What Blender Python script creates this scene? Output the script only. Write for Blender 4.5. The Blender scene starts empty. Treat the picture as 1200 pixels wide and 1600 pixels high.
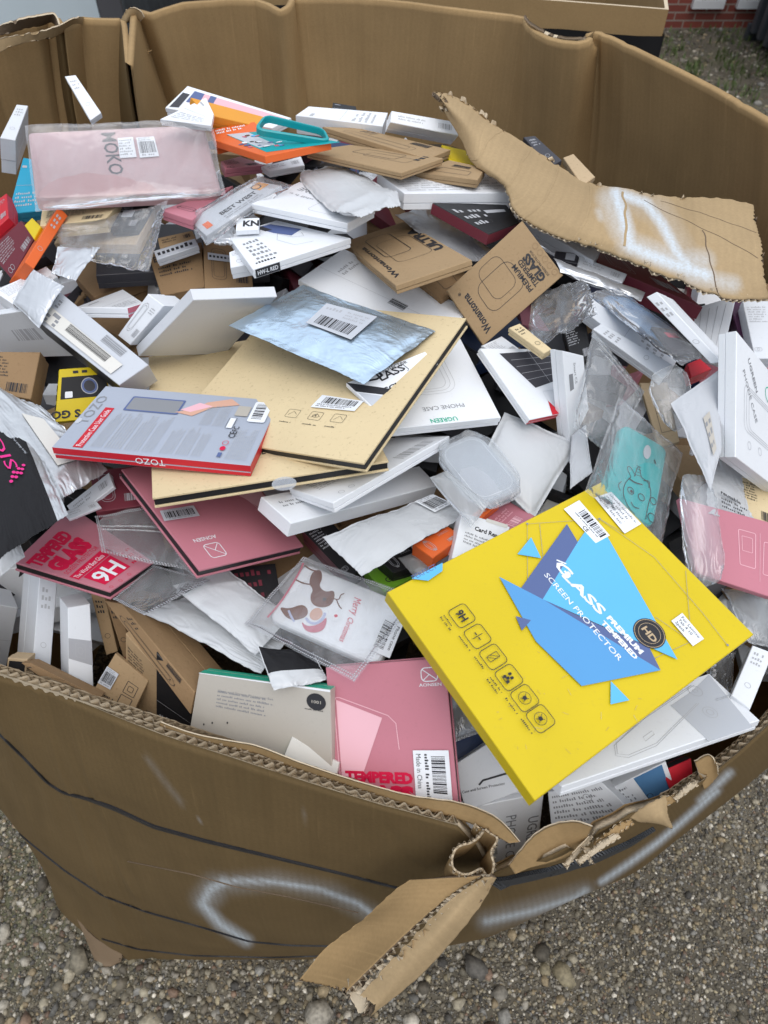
import bpy, bmesh, math, random
import numpy as np
from mathutils import Vector, Matrix, noise
from mathutils.bvhtree import BVHTree
random.seed(7); RNG = np.random.RandomState(7)
# ---------------------------------------------------------------- camera, sky, sun, exposure
FPX, CX, CY = 1150.0, 600.0, 800.0
CAM = np.array([0.0, 0.0, 1.65]); PITCH = math.radians(50)
SC = bpy.context.scene
cam = bpy.data.cameras.new('camera'); camo = bpy.data.objects.new('camera', cam)
SC.collection.objects.link(camo); SC.camera = camo
camo.location = CAM; camo.rotation_euler = (math.radians(90) - PITCH, 0, 0)
cam.sensor_width = 36; cam.lens = 36 * FPX / 1600; cam.clip_start = 0.02; cam.clip_end = 500
cam.dof.use_dof = True; cam.dof.focus_distance = 0.86; cam.dof.aperture_fstop = 9.0
W = bpy.data.worlds.new('World'); SC.world = W; W.use_nodes = True
nt = W.node_tree; bg = nt.nodes['Background']
sky = nt.nodes.new('ShaderNodeTexSky'); sky.sky_type = 'NISHITA'; sky.sun_disc = False
SUN_EL, SUN_AZ = math.radians(66), math.radians(160)
sky.sun_elevation = SUN_EL; sky.sun_rotation = SUN_AZ; sky.air_density = 1.0; sky.dust_density = 6.0; sky.ozone_density = 0.6
hs = nt.nodes.new('ShaderNodeHueSaturation'); hs.inputs['Saturation'].default_value = 0.8
nt.links.new(sky.outputs[0], hs.inputs['Color']); 
# overcast veil: brightest overhead, mixed over the sky texture
wtc = nt.nodes.new('ShaderNodeTexCoord'); wsp = nt.nodes.new('ShaderNodeSeparateXYZ'); nt.links.new(wtc.outputs['Generated'], wsp.inputs[0])
wn = nt.nodes.new('ShaderNodeTexNoise'); wn.inputs['Scale'].default_value = 2.2; wn.inputs['Detail'].default_value = 6; nt.links.new(wtc.outputs['Generated'], wn.inputs['Vector'])
wr1 = nt.nodes.new('ShaderNodeMapRange'); wr1.inputs[3].default_value = 2.2; wr1.inputs[4].default_value = 8.6; nt.links.new(wsp.outputs['Z'], wr1.inputs[0])
wm = nt.nodes.new('ShaderNodeMath'); wm.operation = 'MULTIPLY_ADD'; wm.inputs[1].default_value = 1.0; wm.inputs[2].default_value = .5; nt.links.new(wn.outputs[0], wm.inputs[0])
wm2 = nt.nodes.new('ShaderNodeMath'); wm2.operation = 'MULTIPLY'; nt.links.new(wm.outputs[0], wm2.inputs[0]); nt.links.new(wr1.outputs[0], wm2.inputs[1])
wv = nt.nodes.new('ShaderNodeVectorMath'); wv.operation = 'SCALE'; wv.inputs[0].default_value = (.93, 1.0, 1.09); nt.links.new(wm2.outputs[0], wv.inputs['Scale'])
wmx = nt.nodes.new('ShaderNodeMixRGB'); wmx.inputs[0].default_value = .7; nt.links.new(hs.outputs[0], wmx.inputs[1]); nt.links.new(wv.outputs[0], wmx.inputs[2]); nt.links.new(wmx.outputs[0], bg.inputs['Color'])
bg.inputs['Strength'].default_value = 0.145
sun = bpy.data.lights.new('sun', 'SUN'); suno = bpy.data.objects.new('sun', sun); SC.collection.objects.link(suno)
sun.energy = 0.6; sun.angle = math.radians(45); sun.color = (1, 0.985, 0.97)
sd = Vector((math.sin(SUN_AZ) * math.cos(SUN_EL), math.cos(SUN_AZ) * math.cos(SUN_EL), math.sin(SUN_EL)))
suno.rotation_euler = sd.to_track_quat('Z', 'Y').to_euler()
SC.view_settings.view_transform = 'Standard'; SC.view_settings.look = 'None'
SC.view_settings.exposure = 0.34; SC.view_settings.gamma = 1.0
SC.cycles.transparent_max_bounces = 24; SC.cycles.max_bounces = 7; SC.cycles.diffuse_bounces = 4
SC.cycles.caustics_reflective = False; SC.cycles.caustics_refractive = False

# ---------------------------------------------------------------- helpers
sp, cp = math.sin(PITCH), math.cos(PITCH)
def ray(u, v):
    up = (CY - v) / FPX
    return np.array([(u - CX) / FPX, cp + up * sp, -sp + up * cp])
def proj(p):
    p = np.asarray(p, float); x = p[..., 0]; y = p[..., 1]; z = p[..., 2]
    d = y * cp - z * sp; up = (y * sp + z * cp) / d
    return np.stack([CX + FPX * x / d, CY - FPX * up], -1)
def pw(p): return proj(np.asarray(p, float) - CAM)
def P(u, v, h):
    r = ray(u, v); return CAM + r * ((h - CAM[2]) / r[2])
def pile_z(u, v):
    r = ray(u, v); return 0.784 / (0.28 * r[1] - r[2])
def HP(u, v, dz=0.0):
    r = ray(u, v); z = (0.784 - dz) / (0.28 * r[1] - r[2]); return CAM + r * z
def tag(o, label=None, cat=None, group=None, kind=None):
    if label: o['label'] = label
    if cat: o['category'] = cat
    if group: o['group'] = group
    if kind: o['kind'] = kind
    return o
def link(o, parent=None):
    SC.collection.objects.link(o)
    if parent is not None: o.parent = parent
    return o
def mesh_obj(name, verts, faces, mats, midx=None, parent=None, smooth=False, mtx=None):
    me = bpy.data.meshes.new(name); me.from_pydata([tuple(v) for v in verts], [], [tuple(f) for f in faces])
    for m in mats: me.materials.append(m)
    if midx is not None: me.polygons.foreach_set('material_index', list(midx))
    if smooth: me.polygons.foreach_set('use_smooth', [True] * len(me.polygons))
    me.update(); o = bpy.data.objects.new(name, me); link(o, parent)
    if mtx is not None: o.matrix_world = mtx
    return o
def bm_obj(name, bm, mats, parent=None, smooth=False):
    me = bpy.data.meshes.new(name); bm.to_mesh(me); bm.free()
    for m in mats: me.materials.append(m)
    if smooth: me.polygons.foreach_set('use_smooth', [True] * len(me.polygons))
    o = bpy.data.objects.new(name, me); return link(o, parent)
def empty(name, loc=(0, 0, 0)):
    o = bpy.data.objects.new(name, None); o.empty_display_size = 0.03; o.location = tuple(loc); return link(o)

# ---------------------------------------------------------------- materials
def srgb(r, g, b):
    f = lambda c: ((c / 255 + .055) / 1.055) ** 2.4 if c > 10 else c / 255 / 12.92
    return (f(r), f(g), f(b), 1)
MATS = {}
def mat(name, col, rough=.5, metal=0, var=.06, bump=.15, scale=60, spec=.4, coat=0, rough_var=.12, specks=0, speck_col=(.12, .1, .09, 1)):
    if name in MATS: return MATS[name]
    m = bpy.data.materials.new(name); m.use_nodes = True; N = m.node_tree.nodes; L = m.node_tree.links
    b = N['Principled BSDF']; b.inputs['Roughness'].default_value = rough; b.inputs['Metallic'].default_value = metal
    b.inputs['Specular IOR Level'].default_value = spec; b.inputs['Coat Weight'].default_value = coat; b.inputs['Coat Roughness'].default_value = .25
    tc = N.new('ShaderNodeTexCoord'); n1 = N.new('ShaderNodeTexNoise'); n1.inputs['Scale'].default_value = 9; n1.inputs['Detail'].default_value = 6
    L.new(tc.outputs['Object'], n1.inputs['Vector'])
    mx = N.new('ShaderNodeMixRGB'); mx.blend_type = 'MIX'
    c = col; mx.inputs[1].default_value = tuple(max(0, x * (1 - var * 2)) for x in c[:3]) + (1,); mx.inputs[2].default_value = tuple(min(1, x * (1 + var)) for x in c[:3]) + (1,)
    L.new(n1.outputs[0], mx.inputs[0]); out = mx.outputs[0]
    if specks:
        n3 = N.new('ShaderNodeTexNoise'); n3.inputs['Scale'].default_value = 260; n3.inputs['Detail'].default_value = 3; L.new(tc.outputs['Object'], n3.inputs['Vector'])
        rp = N.new('ShaderNodeMapRange'); rp.inputs[1].default_value = .60; rp.inputs[2].default_value = .72; rp.inputs[4].default_value = specks; L.new(n3.outputs[0], rp.inputs[0])
        m2 = N.new('ShaderNodeMixRGB'); m2.inputs[2].default_value = speck_col; L.new(rp.outputs[0], m2.inputs[0]); L.new(out, m2.inputs[1]); out = m2.outputs[0]
    L.new(out, b.inputs['Base Color'])
    n2 = N.new('ShaderNodeTexNoise'); n2.inputs['Scale'].default_value = scale; n2.inputs['Detail'].default_value = 8; L.new(tc.outputs['Object'], n2.inputs['Vector'])
    bp = N.new('ShaderNodeBump'); bp.inputs['Strength'].default_value = bump; bp.inputs['Distance'].default_value = .002
    am = N.new('ShaderNodeMath'); am.operation = 'MULTIPLY_ADD'; am.inputs[1].default_value = 5.0; L.new(n1.outputs[0], am.inputs[0]); L.new(n2.outputs[0], am.inputs[2]); L.new(am.outputs[0], bp.inputs['Height']); L.new(bp.outputs[0], b.inputs['Normal'])
    mr = N.new('ShaderNodeMapRange'); mr.inputs[3].default_value = max(.03, rough - rough_var); mr.inputs[4].default_value = min(1, rough + rough_var); L.new(n1.outputs[0], mr.inputs[0]); L.new(mr.outputs[0], b.inputs['Roughness'])
    MATS[name] = m; return m
def film(name, haze=.12, tint=(.93, .95, .97, 1), rough=.14, bump=.5, scale=38):
    if name in MATS: return MATS[name]
    m = bpy.data.materials.new(name); m.use_nodes = True; N = m.node_tree.nodes; L = m.node_tree.links
    b = N['Principled BSDF']; b.inputs['Base Color'].default_value = tint; b.inputs['Roughness'].default_value = rough; b.inputs['Specular IOR Level'].default_value = .6
    tl = N.new('ShaderNodeBsdfTranslucent'); tl.inputs[0].default_value = (.95, .97, 1, 1); ms = N.new('ShaderNodeMixShader'); ms.inputs[0].default_value = .45; L.new(b.outputs[0], ms.inputs[1]); L.new(tl.outputs[0], ms.inputs[2])
    tr = N.new('ShaderNodeBsdfTransparent'); tr.inputs[0].default_value = tuple(.62 + .37 * t for t in tint[:3]) + (1,); mx = N.new('ShaderNodeMixShader')
    tc = N.new('ShaderNodeTexCoord'); mp = N.new('ShaderNodeMapping'); mp.inputs['Scale'].default_value = (1, .35, 1); L.new(tc.outputs['Object'], mp.inputs[0])
    n = N.new('ShaderNodeTexNoise'); n.inputs['Scale'].default_value = scale; n.inputs['Detail'].default_value = 5; n.inputs['Distortion'].default_value = 1.2; L.new(mp.outputs[0], n.inputs['Vector'])
    bp = N.new('ShaderNodeBump'); bp.inputs['Strength'].default_value = bump * .5; bp.inputs['Distance'].default_value = .004; L.new(n.outputs[0], bp.inputs['Height']); L.new(bp.outputs[0], b.inputs['Normal'])
    lw = N.new('ShaderNodeLayerWeight'); lw.inputs[0].default_value = .35; L.new(bp.outputs[0], lw.inputs['Normal'])
    a = N.new('ShaderNodeMath'); a.operation = 'MULTIPLY_ADD'; a.inputs[1].default_value = .18; a.inputs[2].default_value = haze; L.new(lw.outputs['Facing'], a.inputs[0])
    mr = N.new('ShaderNodeMapRange'); mr.inputs[1].default_value = .4; mr.inputs[2].default_value = .75; mr.inputs[4].default_value = .12; L.new(n.outputs[0], mr.inputs[0])
    ad = N.new('ShaderNodeMath'); ad.operation = 'ADD'; ad.use_clamp = True; L.new(a.outputs[0], ad.inputs[0]); L.new(mr.outputs[0], ad.inputs[1])
    L.new(ad.outputs[0], mx.inputs[0]); L.new(tr.outputs[0], mx.inputs[1]); L.new(ms.outputs[0], mx.inputs[2])
    gl = N.new('ShaderNodeBsdfGlossy'); gl.inputs['Roughness'].default_value = rough * .5; gl.inputs[0].default_value = (.9, .92, .95, 1); L.new(bp.outputs[0], gl.inputs['Normal']); fr = N.new('ShaderNodeLayerWeight'); fr.inputs[0].default_value = .16; L.new(bp.outputs[0], fr.inputs['Normal'])
    fa = N.new('ShaderNodeMath'); fa.operation = 'MULTIPLY_ADD'; fa.inputs[1].default_value = 1.0; fa.inputs[2].default_value = .05; fa.use_clamp = True; L.new(fr.outputs['Fresnel'], fa.inputs[0]); m2 = N.new('ShaderNodeMixShader'); L.new(fa.outputs[0], m2.inputs[0]); L.new(mx.outputs[0], m2.inputs[1]); L.new(gl.outputs[0], m2.inputs[2]); L.new(m2.outputs[0], N['Material Output'].inputs[0])
    MATS[name] = m; return m
COL = {
 'white': (.80, .83, .87, 1), 'white2': (.68, .71, .75, 1), 'offwhite': (.66, .65, .61, 1), 'grey': (.42, .43, .46, 1), 'lgrey': (.52, .55, .60, 1), 'silver': (.50, .53, .58, 1), 'cream': (.46, .43, .38, 1),
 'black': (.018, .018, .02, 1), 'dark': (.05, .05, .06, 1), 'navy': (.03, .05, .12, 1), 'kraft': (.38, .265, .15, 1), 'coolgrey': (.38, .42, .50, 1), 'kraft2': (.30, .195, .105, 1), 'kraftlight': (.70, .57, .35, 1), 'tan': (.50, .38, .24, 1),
 'pink': (.53, .20, .25, 1), 'pinkdark': (.55, .16, .22, 1), 'pinklight': (.80, .47, .53, 1), 'palepink': (.46, .29, .30, 1), 'red': (.55, .02, .035, 1), 'redtext': (.62, .01, .06, 1), 'maroon': (.16, .03, .045, 1), 'orange': (.75, .14, .03, 1), 'amber': (.75, .33, .04, 1),
 'yellow': (.65, .495, .010, 1), 'green': (.03, .42, .27, 1), 'lime': (.16, .38, .03, 1), 'teal': (.01, .33, .36, 1), 'mint': (.02, .40, .41, 1), 'blue': (.02, .32, .50, 1), 'sky': (.12, .46, .78, 1), 'midblue': (.10, .32, .62, 1), 'slate': (.10, .14, .30, 1), 'ink': (.03, .03, .035, 1), 'greyink': (.25, .26, .28, 1), 'paleink': (.45, .46, .48, 1), 'brown': (.16, .06, .04, 1), 'skin': (.65, .38, .28, 1), 'purple': (.07, .02, .06, 1), 'steelblue': (.08, .20, .38, 1), 'magenta': (.75, .03, .25, 1), 'lavender': (.45, .50, .72, 1)}
def card(c):
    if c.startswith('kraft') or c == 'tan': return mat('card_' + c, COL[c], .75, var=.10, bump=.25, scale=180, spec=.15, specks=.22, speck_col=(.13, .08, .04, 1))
    if c in ('coolgrey', 'white', 'white2', 'offwhite', 'lgrey', 'grey', 'cream'): return mat('card_' + c, COL[c], .38, var=.05, bump=.10, scale=45, spec=.45, specks=.05)
    return mat('card_' + c, COL[c], .38, var=.07, bump=.12, scale=45, spec=.32, specks=.05)
def inkm(c): return mat('ink_' + c, COL[c], .5, var=.04, bump=.05, spec=.25)
MATS_FN = {
 'foil': lambda: mat('foil', (.62, .64, .66, 1), .34, metal=.7, var=.04, bump=.7, scale=28, rough_var=.1),
 'foilblue': lambda: mat('foilblue', (.66, .82, .98, 1), .27, metal=.85, var=.04, bump=.8, scale=18, rough_var=.1),
 'foilgrey': lambda: mat('foilgrey', (.62, .64, .67, 1), .34, metal=.65, var=.05, bump=.5, scale=25, rough_var=.1),
 'poly': lambda: mat('poly', (.56, .58, .60, 1), .30, var=.04, bump=.45, scale=24, spec=.5),
 'polygrey': lambda: mat('polygrey', (.50, .52, .55, 1), .30, var=.05, bump=.45, scale=24, spec=.5),
 'polyblack': lambda: mat('polyblack', (.018, .018, .02, 1), .42, var=.05, bump=.4, scale=24, spec=.12),
 'clear': lambda: film('clear_film', .03, (.99, .995, 1, 1), scale=45), 'zip': lambda: film('zip_film', .13, (.85, .88, .90, 1), .2), 'milky': lambda: film('milky_film', .34, (.80, .83, .85, 1), .25),
 'clearer': lambda: film('thin_film', .02, (.99, .995, 1, 1), bump=.35)}
def MF(k): return MATS_FN[k]()
# ---------------------------------------------------------------- photogrammetry: four seen corners -> the plane of a real flat package
def rodr(w):
    th = np.linalg.norm(w)
    if th < 1e-9: return np.eye(3)
    k = w / th; K = np.array([[0, -k[2], k[1]], [k[2], 0, -k[0]], [-k[1], k[0], 0]])
    return np.eye(3) + math.sin(th) * K + (1 - math.cos(th)) * K @ K
def solve_plane(q, hint=None, n0=None, kp=None, ar=None):
    k = kp if kp is not None else (22.0 if hint is None else 12.0)
    nn0 = np.array(n0 if n0 is not None else (0, -.15, 1), float); nn0 /= np.linalg.norm(nn0)
    for _ in range(7):
        r = solve_plane1(q, hint, n0, k, ar); c = np.array(q, float).mean(0); rc = ray(*c); rc /= np.linalg.norm(rc)
        if r[1] @ nn0 > .86 and -(r[1] @ rc) > .22: break
        k *= 1.8
    return r
def solve_plane1(q, hint=None, n0=None, kp=None, ar=None):
    q = np.array(q, float); rays = np.array([ray(*p) for p in q])
    n0 = np.array(n0 if n0 is not None else (0, -.15, 1), float); n0 /= np.linalg.norm(n0)
    kp = kp if kp is not None else (22.0 if hint is None else 9.0)
    c0 = q.mean(0)
    best = None
    for dn in ((0, 0, 0), (.5, 0, 0), (-.5, 0, 0), (0, -.6, 0), (0, .35, 0)):
        n = n0 + np.array(dn); n /= np.linalg.norm(n)
        cr = ray(*c0); den = rays @ n
        if np.any(den > -1e-2): continue
        pts = rays * ((cr @ n) / den)[:, None]
        a = (pts[1] - pts[0]) + (pts[2] - pts[3]); b = (pts[3] - pts[0]) + (pts[2] - pts[1])
        w_, h_ = np.linalg.norm(a) / 2, np.linalg.norm(b) / 2
        a /= np.linalg.norm(a); b = b - a * (a @ b); b /= np.linalg.norm(b)
        F0 = np.stack([a, b, -np.cross(a, b)], 1)
        x = np.array([c0[0], c0[1], 0, 0, 0, math.log(w_), math.log(h_), math.log(.03)])
        if hint is None: x = x[:7]
        def res(x):
            R = rodr(x[2:5]) @ F0; a, b, n = R[:, 0], R[:, 1], R[:, 2]; Wd, Hd = math.exp(x[5]) / 2, math.exp(x[6]) / 2
            c = ray(x[0], x[1]); C = np.array([c - a * Wd - b * Hd, c + a * Wd - b * Hd, c + a * Wd + b * Hd, c - a * Wd + b * Hd])
            r = list((proj(C) - q).ravel()) + list(kp * (n - n0))
            if hint is not None:
                t = math.exp(x[7]); r += list((proj(C[hint[0]] - n * t) - np.array(hint[1])) * 1.2); r += [9 * (x[7] - math.log(.022))]
            if ar: r += [40 * (x[5] - x[6] - math.log(ar))]
            return np.array(r)
        lam = 1.0; r = res(x); c = r @ r
        for it in range(60):
            J = np.zeros((len(r), len(x)))
            for k in range(len(x)):
                e = 1e-4 * (100 if k < 2 else 1); y = x.copy(); y[k] += e; J[:, k] = (res(y) - r) / e
            A = J.T @ J; g = J.T @ r
            try: dx = -np.linalg.solve(A + lam * np.diag(np.diag(A) + 1e-6), g)
            except Exception: break
            dx[2:5] = np.clip(dx[2:5], -.4, .4); dx[5:] = np.clip(dx[5:], -.5, .5)
            y = x + dx; r2 = res(y); c2 = r2 @ r2
            if c2 < c:
                if c - c2 < 1e-5 * c: x, r, c = y, r2, c2; break
                x, r, c = y, r2, c2; lam = max(lam * .3, 1e-6)
            else: lam = min(lam * 4, 1e6)
        n = (rodr(x[2:5]) @ F0)[:, 2]
        if np.any(rays @ n > -.05): c += 1e6
        if best is None or c < best[0]: best = (c, n, ray(x[0], x[1]), math.exp(x[7]) if hint is not None else None)
    c, n, cr, t = best
    den = rays @ n; pts = rays * ((cr @ n) / den)[:, None]
    return pts, n, t, c
# depth buffer over the picture of the pile: a later package rests on the earlier ones
BS = 5; NU, NV = 1200 // BS, 1600 // BS
uu, vv = np.meshgrid((np.arange(NU) + .5) * BS, (np.arange(NV) + .5) * BS)
UP = (CY - vv) / FPX
RAYS = np.stack([(uu - CX) / FPX, cp + UP * sp, -sp + UP * cp], -1)
ZB = np.full((NV, NU), 9.0)
def raster(poly):
    px = proj(poly); n = np.cross(poly[1] - poly[0], poly[2] - poly[0]); nn = np.linalg.norm(n)
    if nn < 1e-12: return None
    n /= nn
    ar = 0
    for i in range(len(px)): x0, y0 = px[i]; x1, y1 = px[(i + 1) % len(px)]; ar += x0 * y1 - x1 * y0
    if abs(ar) < 4: return None
    sg = 1 if ar > 0 else -1; m = np.ones((NV, NU), bool)
    for i in range(len(px)):
        x0, y0 = px[i]; x1, y1 = px[(i + 1) % len(px)]
        m &= sg * ((x1 - x0) * (vv - y0) - (y1 - y0) * (uu - x0)) >= 0
    d = np.full((NV, NU), 9e9)
    if m.any():
        dd = RAYS[m] @ n; dd = np.where(abs(dd) < 1e-4, -1e-4, dd); d[m] = (poly[0] @ n) / dd
    return d
def place(pts, n, t, dz=0.0, lift=None, pct=4.0, over=False):
    """slide the package along its sight lines until it rests on what lies under it; returns scale"""
    cpx = proj(pts.mean(0)); zc = pts.mean(0)[1] * cp - pts.mean(0)[2] * sp
    r = ray(*cpx); s_t = (0.784 - dz) / (0.28 * r[1] - r[2]) / zc
    low = pts - n * t
    faces = [pts] + [np.array([pts[i], pts[(i + 1) % 4], low[(i + 1) % 4], low[i]]) for i in range(4)]
    D = np.full((NV, NU), 9e9)
    for f in faces:
        d = raster(f)
        if d is not None: D = np.minimum(D, np.where(d > 0, d, 9e9))
    m = D < 1e9; s = s_t
    if m.any():
        ratio = (ZB[m] - (lift if lift is not None else .003)) / D[m]
        s = min(s_t, np.percentile(ratio, pct))
    s = max(s, s_t * .93)
    for p in pts:      # never through the front wall
        u, v = proj(p)
        if v > 1000 and not over:
            h = hit(u, v)
            if h is not None and h[0][1] < .62 and h[0][2] > .5:
                zh = h[0][1] * cp - (h[0][2] - CAM[2]) * sp; zp_ = p[1] * cp - p[2] * sp; s = max(s, (zh + .016) / zp_)
    ZB[m] = np.minimum(ZB[m], D[m] * s)
    return s
# ---------------------------------------------------------------- printed artwork collected into a package's own mesh
GLY = {}
def glyph(text, bold=0.0):
    k = (text, bold)
    if k in GLY: return GLY[k]
    cu = bpy.data.curves.new('lettering', 'FONT'); cu.body = text; cu.resolution_u = 2; cu.offset = bold; cu.fill_mode = 'FRONT'
    ob = bpy.data.objects.new('lettering', cu); SC.collection.objects.link(ob)
    dg = bpy.context.evaluated_depsgraph_get(); dg.update()
    me = bpy.data.meshes.new_from_object(ob.evaluated_get(dg))
    v = np.array([x.co[:2] for x in me.vertices]) if len(me.vertices) else np.zeros((0, 2)); f = [list(p.vertices) for p in me.polygons]
    bpy.data.objects.remove(ob); bpy.data.curves.remove(cu); bpy.data.meshes.remove(me)
    if len(v): v = v - np.array([v[:, 0].min(), 0]); w = v[:, 0].max()
    else: w = 0
    GLY[k] = (v, f, w); return GLY[k]
class Sheet:
    """collects flat artwork in face fractions (x right, y down) on a 3D quad"""
    def __init__(s, q, n, lift=.00025):
        s.q = [np.array(p) for p in q]; s.n = n; s.V = []; s.F = []; s.M = []; s.mats = []; s.k = 0; s.lift = lift
        s.W = (np.linalg.norm(s.q[1] - s.q[0]) + np.linalg.norm(s.q[2] - s.q[3])) / 2; s.H = (np.linalg.norm(s.q[3] - s.q[0]) + np.linalg.norm(s.q[2] - s.q[1])) / 2
    def at(s, x, y, z=0):
        q = s.q; return (q[0] * (1 - x) + q[1] * x) * (1 - y) + (q[3] * (1 - x) + q[2] * x) * y + s.n * z
    def mi(s, m):
        if m not in s.mats: s.mats.append(m)
        return s.mats.index(m)
    def add(s, pts, faces, m, step=True):
        if step: s.k += 1
        z = s.lift + s.k * .00004; b = len(s.V); s.V += [s.at(x, y, z) for x, y in pts]; i = s.mi(m)
        for f in faces: s.F.append([b + j for j in f]); s.M.append(i)
    def poly(s, pts, c): s.add(pts, [list(range(len(pts)))], inkm(c))
    def rect(s, x0, y0, x1, y1, c): s.poly([(x0, y0), (x1, y0), (x1, y1), (x0, y1)], c)
    def rrect(s, x0, y0, x1, y1, r, c, line=0):
        rx, ry = r / s.W, r / s.H; pts = []
        for cx, cy, a0 in ((x1 - rx, y0 + ry, -90), (x1 - rx, y1 - ry, 0), (x0 + rx, y1 - ry, 90), (x0 + rx, y0 + ry, 180)):
            for k in range(5): a = math.radians(a0 + k * 22.5); pts.append((cx + rx * math.cos(a), cy + ry * math.sin(a)))
        if line: s.line(pts + [pts[0]], line, c)
        else: s.poly(pts, c)
    def ell(s, cx, cy, rx, ry, c, line=0, n=20):
        pts = [(cx + rx / s.W * math.cos(k * 2 * math.pi / n), cy + ry / s.H * math.sin(k * 2 * math.pi / n)) for k in range(n)]
        if line: s.line(pts + [pts[0]], line, c)
        else: s.poly(pts, c)
    def line(s, pts, w, c):
        s.k += 1; P2 = [np.array((p[0] * s.W, p[1] * s.H)) for p in pts]; V = []; F = []
        for i, p in enumerate(P2):
            a = P2[max(i - 1, 0)]; b = P2[min(i + 1, len(P2) - 1)]
            if i in (0, len(P2) - 1) and len(P2) > 2 and np.allclose(P2[0], P2[-1]): a, b = P2[-2], P2[1]
            d = b - a; L = np.linalg.norm(d); d = d / L if L > 0 else np.array((1, 0)); nn = np.array((-d[1], d[0])) * w / 2
            V += [p + nn, p - nn]
            if i: F.append([2 * i - 2, 2 * i - 1, 2 * i + 1, 2 * i])
        s.add([(v[0] / s.W, v[1] / s.H) for v in V], F, inkm(c), False)
    def text(s, txt, x, y, h, c='ink', rot=0, bold=.012, sx=1.0, w=None, center=False, shear=0):
        """h: cap height as a fraction of the face height; w: total width as a fraction of face width"""
        v, f, gw = glyph(txt, bold)
        if not len(v): return
        k = h * s.H / .70; kx = k * sx
        if w: kx = w * (s.W) / gw
        ca, sa = math.cos(math.radians(rot)), math.sin(math.radians(rot)); X = v[:, 0] * kx + v[:, 1] * k * shear - (gw * kx / 2 if center else 0); Y = -v[:, 1] * k
        pts = [(x + (a * ca - b * sa) / s.W, y + (a * sa + b * ca) / s.H) for a, b in zip(X, Y)]
        s.add(pts, f, inkm(c))
    def bars(s, x0, y0, x1, y1, c='ink', n=42, vert=False, seed=1):
        R = random.Random(seed); t = 0; s.k += 1; V = []; F = []
        while t < 1:
            w = R.choice((.6, 1, 1.7, 2.4)) / n / 1.2; g = R.choice((.6, .9, 1.4)) / n / 1.2; e = min(1, t + w)
            if vert: r = (x0, y0 + (y1 - y0) * t, x1, y0 + (y1 - y0) * e)
            else: r = (x0 + (x1 - x0) * t, y0, x0 + (x1 - x0) * e, y1)
            b = len(V); V += [(r[0], r[1]), (r[2], r[1]), (r[2], r[3]), (r[0], r[3])]; F.append([b, b + 1, b + 2, b + 3]); t = e + g
        s.add(V, F, inkm(c), False)
    def para(s, x0, y0, x1, y1, rows, c='greyink', seed=3, fill=.5, rag=.25):
        R = random.Random(seed); V = []; F = []; s.k += 1; hh = (y1 - y0) / rows
        for r in range(rows):
            y = y0 + r * hh; x = x0; end = x1 - (R.random() * rag * (x1 - x0))
            while x < end:
                wl = R.randint(2, 8); lw = hh * s.H / s.W * .42
                for k in range(wl):
                    up = R.choice((0, 0, .18)); a = min(x + k * lw, end); b = min(a + lw * .62, end)
                    if b <= a: break
                    i = len(V); V += [(a, y + hh * (.3 - up)), (b, y + hh * (.3 - up)), (b, y + hh * (.3 + fill * .75)), (a, y + hh * (.3 + fill * .75))]; F.append([i, i + 1, i + 2, i + 3])
                x += (wl + 1) * lw
        s.add(V, F, inkm(c), False)
    def shape(s, q, m):
        s.add(q, [list(range(len(q)))], m)
def finish(sheet, bm_v, bm_f, bm_m, mats, name, parent, centre):
    V = [np.array(v) - centre for v in bm_v]; F = [list(f) for f in bm_f]; M = list(bm_m); mats = list(mats); b = len(V)
    if sheet is not None:
        mp = []
        for m in sheet.mats:
            if m not in mats: mats.append(m)
            mp.append(mats.index(m))
        V += [np.array(v) - centre for v in sheet.V]; F += [[b + j for j in f] for f in sheet.F]; M += [mp[i] for i in sheet.M]
    o = mesh_obj(name, V, F, mats, M, parent); return o
def prism(q, n, t, bev=.0007, crown=0.0):
    """bevelled box: quad q on top, depth t behind it -> verts, faces, tags (0 top, 1..4 side i, 5 back, 6 bevel)"""
    q = [np.array(p) for p in q]; c = sum(q) / 4; bev = min(bev, t * .3)
    def inset(d, z):
        out = []
        for i in range(4):
            a = q[i - 1] - q[i]; b = q[(i + 1) % 4] - q[i]; la, lb = np.linalg.norm(a), np.linalg.norm(b)
            out.append(q[i] + a / la * d + b / lb * d - n * z)
        return out
    V = inset(bev, 0) + inset(0, bev) + inset(0, t - bev) + inset(bev, t); F = [[3, 2, 1, 0]]; T = [0]
    for r in range(3):
        for i in range(4):
            j = (i + 1) % 4; F.append([r * 4 + i, r * 4 + j, (r + 1) * 4 + j, (r + 1) * 4 + i]); T.append(1 + i if r == 1 else 6)
    F.append([12, 13, 14, 15]); T.append(5); return V, F, T
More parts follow.
